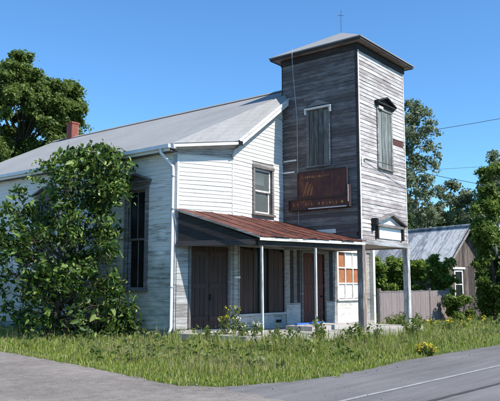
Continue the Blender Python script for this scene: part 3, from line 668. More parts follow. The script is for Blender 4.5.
# posts
def post(x, y, sz, z0, z1, mat, lean=(0, 0)):
    mb = MB(); h = sz / 2
    mb.hexa([(x - h, y - h, z0), (x + h, y - h, z0), (x + h, y + h, z0), (x - h, y + h, z0)] + [(x - h + lean[0], y - h + lean[1], z1), (x + h + lean[0], y - h + lean[1], z1), (x + h + lean[0], y + h + lean[1], z1), (x - h + lean[0], y + h + lean[1], z1)])
    return mb.build('post', mat, B)
post(-3.17, -1.61, .052, .0, 2.47, 'thin_post', (-.03, .0)); post(-1.58, -2.20, .052, .0, 2.47, 'thin_post', (.0, .0))
post(.06, -T + .02, .17, .0, zp - .05, 'post_paint'); post(w - .06, -T + .02, .17, .0, zp - .05, 'post_paint', (0, 0))
post(5.58, -.08, .15, .0, 2.8, 'trim_white'); post(4.98, -.07, .11, .0, 2.7, 'tan_board')
mb = MB(); mb.box((4.75, -.045, 2.66), (Rr, -.0, 2.80)); mb.build('corner_trim', 'trim_worn', B)

# --- boarded double door in the angled wall
def frame_of(fr, s0, s1, z0, z1, tw, mat, d=.05, par=B, name='door_frame'):
    mb = MB(); fr.box(mb, s0 - tw, s0, -.1, d, z0, z1); fr.box(mb, s1, s1 + tw, -.1, d, z0, z1); fr.box(mb, s0 - tw, s1 + tw, -.1, d + .01, z1, z1 + tw); return mb.build(name, mat, par)
def plank_door(fr, s0, s1, z0, z1, n, mat, d=-.05, rails=(.18, .55, .92)):
    mb = MB(); fr.box(mb, s0, s1, d - .03, d, z0, z1); o = mb.build('door', 'dark_cavity', B); wd = (s1 - s0) / n
    for k in range(n):
        mb = MB(); e = random.uniform(0, .008); fr.box(mb, s0 + k * wd + .005, s0 + (k + 1) * wd - .005, d, d + .022 + e, z0 + .01, z1 - random.uniform(0, .015)); mb.build('door_plank', mat, o)
    for t in rails:
        zz = z0 + (z1 - z0) * t
        for p, q in ((s0 + .02, (s0 + s1) / 2 - .02), ((s0 + s1) / 2 + .02, s1 - .02)):
            mb = MB(); fr.box(mb, p, q, d + .02, d + .045, zz - .06, zz + .06); mb.build('door_rail', mat, o)
    return o
frame_of(fC, ds0, ds1, dz0, dz1, .07, 'trim_worn')
dr = plank_door(fC, ds0, ds1, dz0, dz1, 8, 'door_brown'); mb = MB(); fC.box(mb, 1.02, 1.06, -.03, .03, 1.05, 1.22); mb.build('handle', 'black_metal', dr)
# pilaster boards left of the door
for k in range(14):
    mb = MB(); z0 = .3 + k * .165; fC.box(mb, .02, ds0 - .08, .002, .018 + random.uniform(0, .006), z0, z0 + .158); mb.build('pilaster_board', 'shop_panel', wallC)
mb = MB(); fC.box(mb, -.02, LC, .0, .06, .05, .28); mb.build('door_sill', 'concrete', B)
# shop window
s0, s1, z0, z1 = SHOP
sf = frame_of(fF, s0, s1, z0, z1, .07, 'trim_worn', .05, B, 'shop_window')
mb = MB(); fF.box(mb, s0 - .07, s1 + .07, -.1, .09, z0 - .06, z0); mb.build('sill', 'shop_panel', sf)
for k in range(3):
    p, q = s0 + (s1 - s0) * k / 3 + .02, s0 + (s1 - s0) * (k + 1) / 3 - .02
    mb = MB(); fF.box(mb, p, q, -.06, -.052, z0, z1); mb.build('pane', 'glass_dusty', sf)
    if k: mb = MB(); fF.box(mb, p - .045, p + .005, -.09, .0, z0, z1); mb.build('mullion', 'door_brown', sf)
for k in (0, 1, 2, 4, 6, 7, 8):    # boards fixed over the glass
    p = s0 + (s1 - s0) * k / 9; mb = MB(); fF.box(mb, p + .006, p + (s1 - s0) / 9 - .006, -.050, -.030 + random.uniform(0, .008), z0 + .01, z1 - random.uniform(0.02, .12)); mb.build('backing_board', 'door_brown', sf)
# panel below the shop window
for k in range(4):
    p = s0 - .05 + k * (s1 - s0 + .1) / 4; mb = MB(); fF.box(mb, p + .005, p + (s1 - s0 + .1) / 4 - .005, .002, .02 + random.uniform(0, .006), .14, z0 - .07); mb.build('stall_panel', 'shop_panel', sf)
mb = MB(); fF.box(mb, -.42, -.18, .02, .05, .36, .44); mb.build('vent', 'dark_cavity', sf)
mb = MB(); fF.box(mb, -2.44, -2.28, .0, .06, .05, 2.62); mb.build('pilaster', 'shop_panel', B)
mb = MB(); fF.box(mb, -2.44, -2.20, .062, .085, 1.66, 1.72); mb.build('letter_slot', 'trim_white', B)
# pier between shop window and second door: pale panel low, dark boards above
for k in range(4):
    p = .13 + k * .19; mb = MB(); fF.box(mb, p, p + .18, .002, .02 + random.uniform(0, .008), .92, 2.6); mb.build('pier_board', 'dark_board' if k % 2 else 'trim_worn', wallF)
mb = MB(); fF.box(mb, .12, .86, .002, .035, .14, .86); mb.build('pier_panel', 'shop_panel', wallF)
mb = MB(); fF.box(mb, -2.44, 3.1, .0, .075, 2.64, 2.80); mb.build('lintel', 'dark_board', B)
frame_of(fF, D2[0], D2[1], D2[2], D2[3], .08, 'trim_worn')
dr = plank_door(fF, *D2, 7, 'door_red', -.06); mb = MB(); mb.tube([fF.P(2.18, -.03, 1.1), fF.P(2.18, .03, 1.1)], .03, 8); mb.build('handle', 'black_metal', dr)
for k in range(3):
    p = 2.42 + k * .22; mb = MB(); fF.box(mb, p, p + .205, .002, .022 + random.uniform(0, .008), .95, 2.62); mb.build('pier_board', 'trim_worn' if k != 1 else 'dark_board', wallF)
mb = MB(); fF.box(mb, 2.42, 3.06, .002, .03, .14, .9); mb.build('pier_panel', 'shop_panel', wallF)
# papered window with orange boards
s0, s1, z0, z1 = W2
wf = frame_of(fF, s0, s1, z0, z1, .09, 'trim_white', .05, B, 'boarded_window')
mb = MB(); fF.box(mb, s0 - .1, s1 + .1, -.08, .09, z0 - .06, z0); mb.build('sill', 'trim_white', wf)
for k in range(1, 3):
    xm = s0 + (s1 - s0) * k / 3; mb = MB(); fF.box(mb, xm - .025, xm + .025, -.07, .015, z0, z1); mb.build('mullion', 'trim_white', wf)
for k in range(1, 3):
    zm = z0 + (z1 - z0) * k / 3
    for i in range(3): p = s0 + (s1 - s0) * i / 3 + .026; mb = MB(); fF.box(mb, p, p + (s1 - s0) / 3 - .052, -.06, .01, zm - .02, zm + .02); mb.build('glazing_bar', 'trim_white', wf)
for i in range(3):
    for j in range(3):
        p, q = s0 + (s1 - s0) * i / 3 + .026, s0 + (s1 - s0) * (i + 1) / 3 - .026; y0_, y1_ = z0 + (z1 - z0) * j / 3 + .02, z0 + (z1 - z0) * (j + 1) / 3 - .02
        mt = 'paper_white' if (j == 0 or (i, j) in ((2, 2), (1, 2))) else 'orange_board'
        mb = MB(); fF.box(mb, p, q, -.055, -.035 + random.uniform(0, .01), y0_, y1_); mb.build('infill_board', mt, wf)
for k in range(6):
    mb = MB(); z_ = .16 + k * .128; fF.box(mb, 3.12, 4.86, .002, .022 + random.uniform(0, .004), z_, z_ + .123); mb.build('panel_board', 'white_clapboard', wallF)
# porch floor
mb = MB(); mb.prism([(-bb + .05, c - .1, .0), (-3.75, -1.55, 0), (-3.3, -1.95, 0), (-.15, -3.05, 0), (w + .35, -3.0, 0), (w + .5, -.2, 0), (5.5, -.15, 0), (5.5, -.0, 0), (-a, -.0, 0)], (0, 0, .20)); mb.build('porch_floor', 'concrete', B)
mb = MB(); mb.box((-1.1, -1.75, .20), (.85, -.85, .33)); mb.build('doorstep', 'concrete', B)
# --- low step and boards lying on the porch
o = MB(); o.box((-.75, -1.02, .334), (.7, -.90, .375)); tag(o.build('loose_board', 'blue_tarp'), 'bright blue board lying on the concrete doorstep before the red door', 'board')

V = []; F = []
for i in range(46):
    t = RNG.uniform(0, 1); p = np.array((-3.6, -1.9)) * (1 - t) + np.array((1.2, -3.2)) * t + RNG.normal(0, .16, 2) + np.array((-.10, -.16)); rr = RNG.uniform(.03, .11); o_ = len(V)
    V += list(np.array((p[0], p[1], rr * .35)) + oct_ * rr * RNG.uniform(.6, 1.4, 3)); F += [tuple(k + o_ for k in f) for f in of]
tag(fast('broken_concrete', V, F, 'concrete', tri=True), 'pale broken concrete lumps along the front of the porch floor', 'rubble', kind='stuff')
# ------------------------------------------------------------------ signs hanging on the tower
fs_ = Fr((-.10, 0, 0), (0, -1, 0), (-1, 0, 0))
sg = empty('hanging_sign', (-.14, -1.5, 4.05), 'dark maroon sign panel with worn gold lettering hung on the tower', 'sign')
sg_off = np.array((-.14, -1.5, 4.05))
def loc_build(mb, name, mat, par, off):
    mb.v = [tuple(np.array(p) - off) for p in mb.v]; return mb.build(name, mat, par)
s0, s1, z0, z1 = .68, 2.36, 4.08, 4.86
mb = MB(); fs_.box(mb, s0, s1, 0, .05, z0, z1); loc_build(mb, 'panel', 'sign_plate', sg, sg_off)
mb = MB()
for q_ in ((s0 - .025, s0, z0, z1), (s1, s1 + .025, z0 - .0, z1), (s0, s1, z1, z1 + .025), (s0, s1, z0 - .05, z0)): fs_.box(mb, q_[0], q_[1], -.01, .065, q_[2], q_[3])
loc_build(mb, 'frame', 'sign_frame', sg, sg_off)
# worn lettering: nothing of it can be read any more, only flaked gold dabs
random.seed(21)
def dabs(fr, x, x_end, zb_, h, wmin, wmax, gmin, gmax, d, par, off, miss):
    while x < x_end:
        wl_ = random.uniform(wmin, wmax)
        if random.random() > miss:
            mb = MB(); n = random.choice((5, 6, 7)); cx_, cz_ = x + wl_ / 2, zb_ + h / 2 + random.gauss(0, h * .06)
            ph = random.uniform(0, 6.28); pts = []
            for i in range(n):
                an = 2 * math.pi * i / n; rr = random.uniform(.6, 1.15); pts.append(fr.P(cx_ + wl_ * .5 * rr * math.cos(an), d, cz_ + h * .5 * rr * math.sin(an)))
            mb.prism(pts, fr.n * .002); loc_build(mb, 'worn_letter', random.choice(('sign_gold', 'sign_rust', 'sign_rust')), par, off)
        x += wl_ + random.uniform(gmin, gmax)
dabs(fs_, s0 + .08, s0 + 1.08, z1 - .20, .085, .03, .065, .004, .022, .0505, sg, sg_off, .06)
for k, (p0, p1, le) in enumerate(((.16, .30, .42), (.30, .40, .36), (.42, .47, .28))):    # rusty flares
    mb = MB(); mb.prism([fs_.P(s0 + p0, .0505, z0 + .06), fs_.P(s0 + p0 + .05, .0505, z0 + .06), fs_.P(s0 + p1 + .08, .0505, z0 + .06 + le), fs_.P(s0 + p1 + .03, .0505, z0 + .06 + le)], fs_.n * .002); loc_build(mb, 'emblem_streak', 'sign_rust', sg, sg_off)
for s_ in (s0 + .2, s1 - .2):
    mb = MB(); fs_.box(mb, s_, s_ + .04, -.09, .0, z1 - .3, z1 - .2); loc_build(mb, 'hanger', 'black_metal', sg, sg_off)
sb = empty('lower_sign', (-.14, -1.4, 3.75), 'narrow sign board with faded gold lettering below the maroon panel', 'sign'); ofs = np.array((-.14, -1.4, 3.75))
s0, s1, z0, z1 = .36, 2.42, 3.76, 4.02
mb = MB(); fs_.box(mb, s0, s1, -.03, .04, z0, z1); loc_build(mb, 'panel', 'sign_plate', sb, ofs)
mb = MB(); fs_.box(mb, s0 - .04, s0, -.05, .09, z0 - .04, z1 + .03); fs_.box(mb, s1, s1 + .04, -.05, .09, z0 - .04, z1 + .35); fs_.box(mb, s0, s1, -.03, .07, z0 - .05, z0); fs_.box(mb, s0, s1, -.03, .06, z1, z1 + .03); loc_build(mb, 'frame', 'sign_frame', sb, ofs)
mb = MB(); fs_.box(mb, s0 + .7, s1 - .05, .07, .085, z0 - .035, z0 - .005); fs_.box(mb, s1 + .005, s1 + .03, .09, .10, z0 + .1, z1 + .33); loc_build(mb, 'trim_strip', 'trim_white', sb, ofs)
dabs(fs_, s0 + .12, s1 - .12, z0 + .07, .11, .04, .11, .03, .10, .0405, sb, ofs, .15)
random.seed(5)

# ------------------------------------------------------------------ fence, shed
fp0, fp1 = np.array((5.75, -.25, 0)), np.array((10.55, -.95, 0)); fd = (fp1 - fp0); FLn = np.linalg.norm(fd); fd /= FLn; ff = Fr(fp0, fd, (fd[1], -fd[0], 0))
fe = empty('board_fence', tuple(fp0), 'low mauve grey board fence between the tower and the shed', 'fence')
nb = 27
for k in range(nb):
    mb = MB(); p = k * FLn / nb; fr2 = Fr((0, 0, 0), fd, (fd[1], -fd[0], 0)); e = random.uniform(0, .006); fr2.box(mb, p + .004, p + FLn / nb - .004, e, .025 + e, .03, 1.27 + random.gauss(0, .008)); mb.build('board', 'fence_wood', fe)
for p in (0, FLn * .36, FLn * .7, FLn):
    mb = MB(); fr2.box(mb, p - .05, p + .05, -.08, .045, 0, 1.36); mb.build('post', 'trim_worn', fe)
for zz in (.3, 1.05):
    mb = MB(); fr2.box(mb, 0, FLn, -.05, -.002, zz, zz + .08); mb.build('rail', 'fence_wood', fe)
# shed with corrugated roof
sx0, sx1, sy0, sy1, she, shr = 13.1, 16.2, .05, 9.0, 2.50, 4.22; sm_ = (sx0 + sx1) / 2; hw_ = (sx1 - sx0) / 2; ssl = (shr - she) / hw_
sh = empty('shed', (sx0, sy0, 0), 'grey timber shed with pale corrugated metal roof beyond the fence', 'shed'); so2 = np.array((sx0, sy0, 0))
mb = MB(); mb.prism([(sx0, sy0, 0), (sx1, sy0, 0), (sx1, sy0, she), (sm_, sy0, shr - .08), (sx0, sy0, she)], (0, .08, 0)); mb.box((sx0, sy0 + .08, 0), (sx0 + .08, sy1, she)); mb.box((sx1 - .08, sy0 + .08, 0), (sx1, sy1, she)); mb.prism([(sx0 + .08, sy1 - .08, 0), (sx1 - .08, sy1 - .08, 0), (sx1 - .08, sy1 - .08, she), (sm_, sy1 - .08, shr - .2), (sx0 + .08, sy1 - .08, she)], (0, .08, 0))
shw = loc_build(mb, 'wall', 'shed_wood', sh, so2)
for k in range(15):
    p = sx0 + k * .206; q = p + .197; h0 = she + (shr - she) * (1 - abs(p - sm_) / hw_) - .1; h1 = she + (shr - she) * (1 - abs(q - sm_) / hw_) - .1
    lo_ = 2.35 
    for z0_, hh0, hh1 in ((.05, 2.33, 2.33), (2.35, h0, h1)):
        if hh0 < z0_ + .05: continue
        if z0_ < 1 and 3 <= k <= 5: continue
        mb = MB(); d_ = -.02 - random.uniform(0, .01); mb.hexa([(p, sy0 + d_, z0_), (q, sy0 + d_, z0_), (q, sy0 - .002, z0_), (p, sy0 - .002, z0_), (p, sy0 + d_, hh0), (q, sy0 + d_, max(hh1, z0_ + .03)), (q, sy0 - .002, max(hh1, z0_ + .03)), (p, sy0 - .002, hh0)]); loc_build(mb, 'board', 'shed_wood', shw, so2)
fS = Fr((sx0, sy0, 0), (1, 0, 0), (0, -1, 0))
mb = MB(); fS.box(mb, .62, .70, .003, .05, .85, 2.2); fS.box(mb, 1.15, 1.22, .003, .05, .85, 2.2); fS.box(mb, .70, 1.15, .003, .05, 2.1, 2.2); fS.box(mb, .70, 1.15, .003, .05, .85, .93); fS.box(mb, .70, 1.15, .003, .04, 1.5, 1.55); win = loc_build(mb, 'window', 'trim_white', sh, so2)
for z0_, z1_ in ((.93, 1.5), (1.55, 2.1)):
    mb = MB(); fS.box(mb, .70, 1.15, .004, .012, z0_, z1_); loc_build(mb, 'pane', 'glass_dusty', win, so2)
mb = MB(); fS.box(mb, .5, 1.35, .003, .10, 2.22, 2.32); loc_build(mb, 'window_head', 'trim_white', win, so2)
sh.rotation_euler = (0, 0, R_(-18)); sh.location.x -= .45
# corrugated sheets, each one an object
def corr(side, y0_, y1_):
    N = 22; vs = []; eo_ = .35
    e_x = sx0 - eo_ if side < 0 else sx1 + eo_; slope = ssl
    for i in range(N + 1):
        y = y0_ + (y1_ - y0_) * i / N; dz = .022 * math.cos(i * math.pi)
        for t in (0, .5, 1): vs.append((sm_ + (e_x - sm_) * t, y, shr - abs(sm_ - (sm_ + (e_x - sm_) * t)) * slope + dz + .03 + random.gauss(0, .003)))
    fs = [(i * 3 + k, i * 3 + k + 1, i * 3 + 4 + k, i * 3 + 3 + k) for i in range(N) for k in (0, 1)]
    n = len(vs); mb = MB(); mb.add(vs + [(x, y, z - .012) for x, y, z in vs], fs + [tuple(j + n for j in f[::-1]) for f in fs] + [(i * 3 + 2, i * 3 + 5, i * 3 + 5 + n, i * 3 + 2 + n) for i in range(N)])
    return mb
mb = MB()
for sd in (-1, 1):
    e_x = sx0 - .33 if sd < 0 else sx1 + .33; mb.hexa([(sm_, sy0 - .3, shr - .1), (e_x, sy0 - .3, shr - .1 - (hw_ + .33) * ssl), (e_x, sy1, shr - .1 - (hw_ + .33) * ssl), (sm_, sy1, shr - .1), (sm_, sy0 - .3, shr - .03), (e_x, sy0 - .3, shr - .03 - (hw_ + .33) * ssl), (e_x, sy1, shr - .03 - (hw_ + .33) * ssl), (sm_, sy1, shr - .03)])
shroof = loc_build(mb, 'roof', 'shed_wood', sh, so2)
for sd in (-1, 1):
    for k in range(9):
        loc_build(corr(sd, sy0 - .34 + k * 1.03, sy0 - .34 + k * 1.03 + 1.025), 'roof_sheet', 'shed_metal', shroof, so2)
mb = MB(); mb.tube([(sm_, sy0 - .36, shr + .05), (sm_, sy1 + .1, shr + .05)], .07, 8); loc_build(mb, 'ridge_cap', 'shed_metal', shroof, so2)
for sd in (-1, 1):
    e_x = sx0 - .35 if sd < 0 else sx1 + .35; p = np.array((sm_, sy0 - .36, shr)); q = np.array((e_x, sy0 - .36, shr - (hw_ + .35) * ssl)); mb = MB(); Z = np.array((0, 0, 1.)); Yv = np.array((0, .03, 0))
    mb.hexa([p - Z * .16, q - Z * .16, q - Z * .16 + Yv, p - Z * .16 + Yv, p - Z * .01, q - Z * .01, q - Z * .01 + Yv, p - Z * .01 + Yv]); loc_build(mb, 'barge_board', 'trim_worn', shroof, so2)

# ------------------------------------------------------------------ leaves, trees, shrubs
def unit(v): return v / (np.linalg.norm(v, axis=1, keepdims=True) + 1e-9)
def leaf_mesh(C, size, up_bias=.6, outward=None, aspect=.55, droop=.3):
    """kite-shaped folded leaves at centres C; returns verts, quads"""
    n = len(C); nrm = unit(RNG.normal(0, 1, (n, 3)) + np.array((0, 0, up_bias * 1.6)) + (0 if outward is None else outward * .9))
    t = unit(np.cross(nrm, RNG.normal(0, 1, (n, 3)))); t[:, 2] -= droop; t = unit(t - nrm * (t * nrm).sum(1, keepdims=True)); s = np.cross(nrm, t)
    L = (size * np.clip(RNG.lognormal(0, .38, n), .4, 1.9))[:, None]; Wd = L * aspect
    A = C - t * L * .5; D = C + t * L * .5 - nrm * L * .14
    q = lambda k, a_, w_, h_: C + t * L * a_ + s * Wd * w_ * k + nrm * L * h_
    V = np.stack([A, q(1, -.22, .46, .08), q(1, .16, .40, .06), D, q(-1, .16, .40, .06), q(-1, -.22, .46, .08)], 1).reshape(-1, 3)
    k6 = np.arange(n)[:, None] * 6; F = np.concatenate([k6 + np.array([[0, 1, 2, 3]]), k6 + np.array([[0, 3, 4, 5]])], 1).reshape(-1, 4); return V, F
def limb_path(p, q, n=5, wob=.12, sagv=.0):
    p, q = np.array(p, float), np.array(q, float); L = np.linalg.norm(q - p); out = []
    for i in range(n + 1):
        t = i / n; o = RNG.normal(0, wob * L * .25, 3) * (0 if i in (0,) else math.sin(math.pi * t) + .05); out.append(p + (q - p) * t + o + np.array((0, 0, sagv * L * math.sin(math.pi * t))))
    return out
def tree(name, label, cat, base, centers, radii, leaves, leaf, mat, bark='bark', trunk_r=.22, trunk_top=None, group=None, flat=.75, limbs=26, aspect=.6, up=.5, stems=1, arch=.25, droop=.3, twigs=0):
    """centers (n,3) leaf-clump centres relative to base, radii per clump"""
    root = empty(name, tuple(base), label, cat, group); centers = np.asarray(centers, float); top = trunk_top if trunk_top is not None else centers[:, 2].max() * .8
    mb = MB()
    mid = centers.mean(0)
    for s_ in range(stems):
        o2 = RNG.normal(0, .12 * (stems > 1), 2); tp = limb_path((o2[0], o2[1], -.1), (mid[0] * .6 + o2[0] * 4, mid[1] * .6 + o2[1] * 4, top), 7, .05); mb.tube(tp, list(np.linspace(trunk_r, trunk_r * .22, 8)), 8)
        idx = RNG.permutation(len(centers))[:limbs]
        for i in idx:
            ctr = centers[i]; h = max(.12 * top, min(top * .95, ctr[2] - np.hypot(ctr[0] - mid[0], ctr[1] - mid[1]) * .55)); k = h / top * 7; j = int(min(6, k)); st = tp[j] + (tp[j + 1] - tp[j]) * (k - j)
            rr = trunk_r * (.42 - .28 * h / top); mb.tube(limb_path(st, ctr, 5, .14, .06), list(np.linspace(rr, rr * .18, 6)), 5)
            for _ in range(2): mb.tube(limb_path(st + (ctr - st) * RNG.uniform(.5, .8), ctr + RNG.normal(0, radii[i] * .6, 3), 3, .12), [rr * .35, rr * .25, rr * .18, rr * .1], 4, caps=False)
    mb.build('trunk', bark, root, True); mbt = MB()
    # leaves sit along short arching twigs that spring from each clump's limb
    nt_ = 9; tw = unit(RNG.normal(0, 1, (len(centers), nt_, 3)).reshape(-1, 3) + np.repeat(unit(centers - mid * np.array((1, 1, .8))), nt_, 0) * .7); tw[:, 2] *= flat; tl = RNG.uniform(.55, 1.5, len(tw))
    wts = radii ** 2.0; pick = RNG.choice(len(centers), leaves, p=wts / wts.sum()); tid = pick * nt_ + RNG.integers(0, nt_, leaves); tt = RNG.uniform(0.05, 1, leaves) ** .8
    d = tw[tid] * (tl[tid] * tt)[:, None]; d[:, 2] -= arch * (tt * tl[tid]) ** 2
    Cn = centers[pick] + d * radii[pick][:, None] + RNG.normal(0, 1, (leaves, 3)) * (.10 * radii[pick] + leaf * .35)[:, None]
    Cn[:, 2] = np.maximum(Cn[:, 2], .04)
    V, F = leaf_mesh(Cn, np.full(leaves, leaf), up, unit(d + 1e-6), aspect, droop)
    # the twigs themselves
    if twigs:
        for q in RNG.permutation(len(tw))[:twigs]:
            cc = centers[q // nt_]; R0 = radii[q // nt_]; mbt.tube([cc + np.array((tw[q][0] * tl[q] * t, tw[q][1] * tl[q] * t, tw[q][2] * tl[q] * t - arch * (t * tl[q]) ** 2)) * R0 for t in (0, .33, .66, 1)], [.009, .007, .005, .003], 4, caps=False)
        tag(mbt.build('twigs', bark, root), None, kind='stuff')
    fast('crown', V, F, mat, root); return root
def blob_centers(n, ctr, rad, shell=.55, lump=.0):
    d = unit(RNG.normal(0, 1, (n, 3))); rr = shell + (1 - shell) * RNG.uniform(0, 1, (n, 1)) ** .6; rr *= 1 + RNG.normal(0, .10, (n, 1)); return np.array(ctr) + d * rr * np.array(rad)

# big broad tree behind the left end of the building
tb = np.array((5.5, 24.5, 0)); 
tb = gnd(20, 314); tb[2] = 0
dist = float((tb - CP) @ FW); mpp = dist / FPX
def px_size(dist): return dist / FPX
q1 = far(-8, 120, dist) - tb; q2 = far(28, 118, dist) - tb; q3 = far(62, 140, dist) - tb; q4 = far(0, 165, dist) - tb; q5 = far(-40, 110, dist) - tb; q6 = far(60, 105, dist) - tb; q7 = far(20, 80, dist) - tb
cen = np.concatenate([blob_centers(75, q2, np.array((48, 48, 52)) * mpp), blob_centers(45, q1, np.array((50, 50, 48)) * mpp), blob_centers(40, q3, np.array((28, 28, 46)) * mpp), blob_centers(36, q4, np.array((60, 50, 30)) * mpp), blob_centers(28, q5, np.array((50, 50, 50)) * mpp), blob_centers(30, q6, np.array((20, 24, 28)) * mpp), blob_centers(28, q7, np.array((28, 28, 24)) * mpp)])
tree('broadleaf_tree', 'large dense broadleaf tree rising behind the chimney', 'tree', tb, cen, RNG.uniform(.45, 1.2, len(cen)) * 9.5 * mpp, 150000, .135, 'leaf_tree', trunk_r=.42, trunk_top=9, limbs=40, flat=.7)
# tall shrub against the side wall
sb0 = np.array((-5.35, 4.05, 0)); dist = float((sb0 - CP) @ FW); mpp = dist / FPX
def rel(x, y, k=0): return far(x, y, dist + k) - sb0
prof = [(y, (x0_ + x1_) / 2, (x1_ - x0_) / 2, n__) for y, x0_, x1_, n__ in ((158, 84, 114, 5), (168, 66, 116, 10), (180, 52, 114, 15), (196, 38, 110, 20), (214, 22, 106, 24), (234, 8, 106, 28), (254, 6, 106, 28), (274, 8, 110, 28), (294, 8, 118, 28), (312, 14, 132, 28), (326, 20, 140, 22))]
cen = []
for y, x, hw, nn2 in prof:
    for _ in range(int(nn2 * .8) + 2):
        t = RNG.uniform(-1, 1); cen.append(rel(x + hw * t, y + RNG.normal(0, 6), RNG.uniform(-1, 1) * min(1.5, hw * mpp * .9) * math.sqrt(max(0, 1 - t * t))))
for x, y in ((97, 149), (104, 152), (112, 153), (119, 160), (124, 168), (127, 177), (121, 183), (108, 160), (88, 152), (72, 155), (58, 160), (46, 168), (34, 178), (22, 192), (10, 208), (2, 228), (0, 262), (4, 290), (128, 305), (140, 314), (147, 322), (134, 322)): cen.append(rel(x, y, RNG.normal(0, .3)))
for _ in range(34):
    y, x, hw, _n = prof[RNG.integers(1, 10)]; sd = RNG.choice((-1, 1)); cen.append(rel(x + sd * hw * RNG.uniform(.95, 1.14), y + RNG.normal(0, 8), RNG.normal(-.4, .4)))
cen = np.array(cen); cen[:, 2] = np.maximum(cen[:, 2], .25)
wall_lim = -4.35 - sb0[0]; cen[:, 0] = np.minimum(cen[:, 0], wall_lim - .15 + .0 * cen[:, 0])
tree('leafy_shrub', 'tall leafy shrub with large drooping leaves against the side wall', 'shrub', sb0, cen, RNG.uniform(.12, .46, len(cen)), 12500, .135, 'leaf_shrub', trunk_r=.06, trunk_top=4.6, limbs=46, aspect=.50, up=.25, stems=4, flat=.8, arch=.45, droop=.7, twigs=500)
# right-hand trees
def sparse_tree(name, label, px_list, gpx, n_leaf, leaf, mat, tr=.2, bark='bark_pale', top_px=None, group=None, dd=None, limbs=24):
    base = gnd(*gpx); dist = float((base - CP) @ FW); mpp = dist / FPX; cen = []; rad = []
    for x, y, rp in px_list:
        for _ in range(3): cen.append(far(x + RNG.normal(0, rp * .4), y + RNG.normal(0, rp * .4), dist + RNG.normal(0, rp * mpp)) - base); rad.append(rp * mpp * RNG.uniform(.5, 1.1))
    cen = np.array(cen); top = (far(*top_px, dist) - base)[2] if top_px else None
    return tree(name, label, 'tree', base, cen, np.array(rad), n_leaf, leaf, mat, bark, tr, top, group, .8, limbs)
sparse_tree('poplar_tree', 'tall airy poplar right behind the tower', [(412, 103, 8), (420, 108, 9), (428, 118, 8), (414, 122, 10), (425, 132, 9), (434, 128, 5), (415, 145, 11), (428, 150, 8), (437, 152, 5), (418, 165, 10), (432, 168, 7), (412, 180, 11), (425, 185, 9), (415, 200, 12), (428, 205, 9), (420, 220, 12), (405, 150, 10), (400, 120, 9), (398, 180, 12), (402, 210, 12), (420, 115, 9), (408, 132, 10), (424, 160, 10), (420, 195, 12), (432, 190, 9), (436, 215, 10)], (416, 307), 9500, .17, 'leaf_poplar', .2, top_px=(416, 105))
sparse_tree('poplar_tree', 'lower airy poplar above the shed ridge', [(448, 182, 7), (457, 186, 8), (466, 192, 7), (440, 195, 8), (452, 200, 9), (464, 206, 8), (435, 212, 9), (448, 216, 10), (460, 220, 9), (430, 225, 9), (440, 230, 10), (470, 200, 8), (474, 214, 9), (468, 226, 9)], (450, 306), 7500, .17, 'leaf_poplar', .16, top_px=(450, 188))
sparse_tree('poplar_tree', 'pale topped poplar at the right edge above the green trees', [(494, 158, 7), (502, 165, 9), (490, 172, 7), (500, 182, 9), (486, 188, 7), (512, 175, 9), (515, 195, 12), (498, 200, 10), (486, 200, 9), (480, 212, 9), (492, 212, 10), (483, 178, 6), (495, 190, 10)], (500, 307), 8500, .18, 'leaf_poplar', .18, top_px=(499, 160))
sparse_tree('roadside_tree', 'lush green tree overhanging the shed gable at right', [(490, 205, 9), (496, 215, 12), (486, 224, 8), (490, 240, 14), (500, 255, 14), (488, 255, 8), (492, 275, 12), (486, 285, 7), (503, 285, 12), (486, 300, 7), (510, 235, 16), (515, 265, 16), (498, 300, 10), (484, 262, 7), (492, 186, 8), (500, 196, 10), (486, 232, 8), (482, 246, 6), (484, 296, 7), (490, 308, 7), (502, 172, 8), (478, 240, 6), (480, 226, 7), (478, 262, 5), (488, 168, 7), (484, 192, 8), (478, 208, 7), (480, 278, 6)], (494, 321), 48000, .105, 'leaf_bright', .16, 'bark', top_px=(494, 212))
bg_px = [(380, 236, 9), (395, 240, 9), (408, 228, 10), (420, 234, 9), (433, 238, 9), (446, 232, 10), (460, 236, 9), (472, 228, 10), (485, 236, 12), (500, 230, 12)]
for i, lab in enumerate(('dark green tree behind the shed roof, next to the tower', 'dark green tree behind the middle of the shed roof', 'dark green tree behind the shed gable peak')):
    xs = [(405, 425), (428, 452), (462, 486)][i]
    sparse_tree('background_tree', lab, [(x, y, 10) for x in np.linspace(xs[0], xs[1], 4) for y in (222, 236, 252, 268, 284)], ((xs[0] + xs[1]) / 2, 303), 6500, .34, 'leaf_tree', .2, 'bark', top_px=(sum(xs) / 2, 230), group='dark trees behind the shed')
# far wooded edge, one mass on the horizon
V_, n = [], 0
C_ = []
for k in range(520):
    x = RNG.uniform(-60, 620); d_ = RNG.uniform(75, 110); p = far(x, 283, d_); C_.append((p[0], p[1], RNG.uniform(.8, 5.5) * (1 if x > 250 else 1.2), RNG.uniform(1.2, 2.4)))
C_ = np.array(C_); pk = RNG.integers(0, len(C_), 26000); dv = unit(RNG.normal(0, 1, (26000, 3))) * C_[pk, 3:4]; V, F = leaf_mesh(C_[pk, :3] + dv, np.full(26000, .7), .4, unit(dv))
tag(fast('distant_wood', V, F, 'leaf_tree'), 'distant line of woodland along the horizon', 'woodland', kind='stuff')
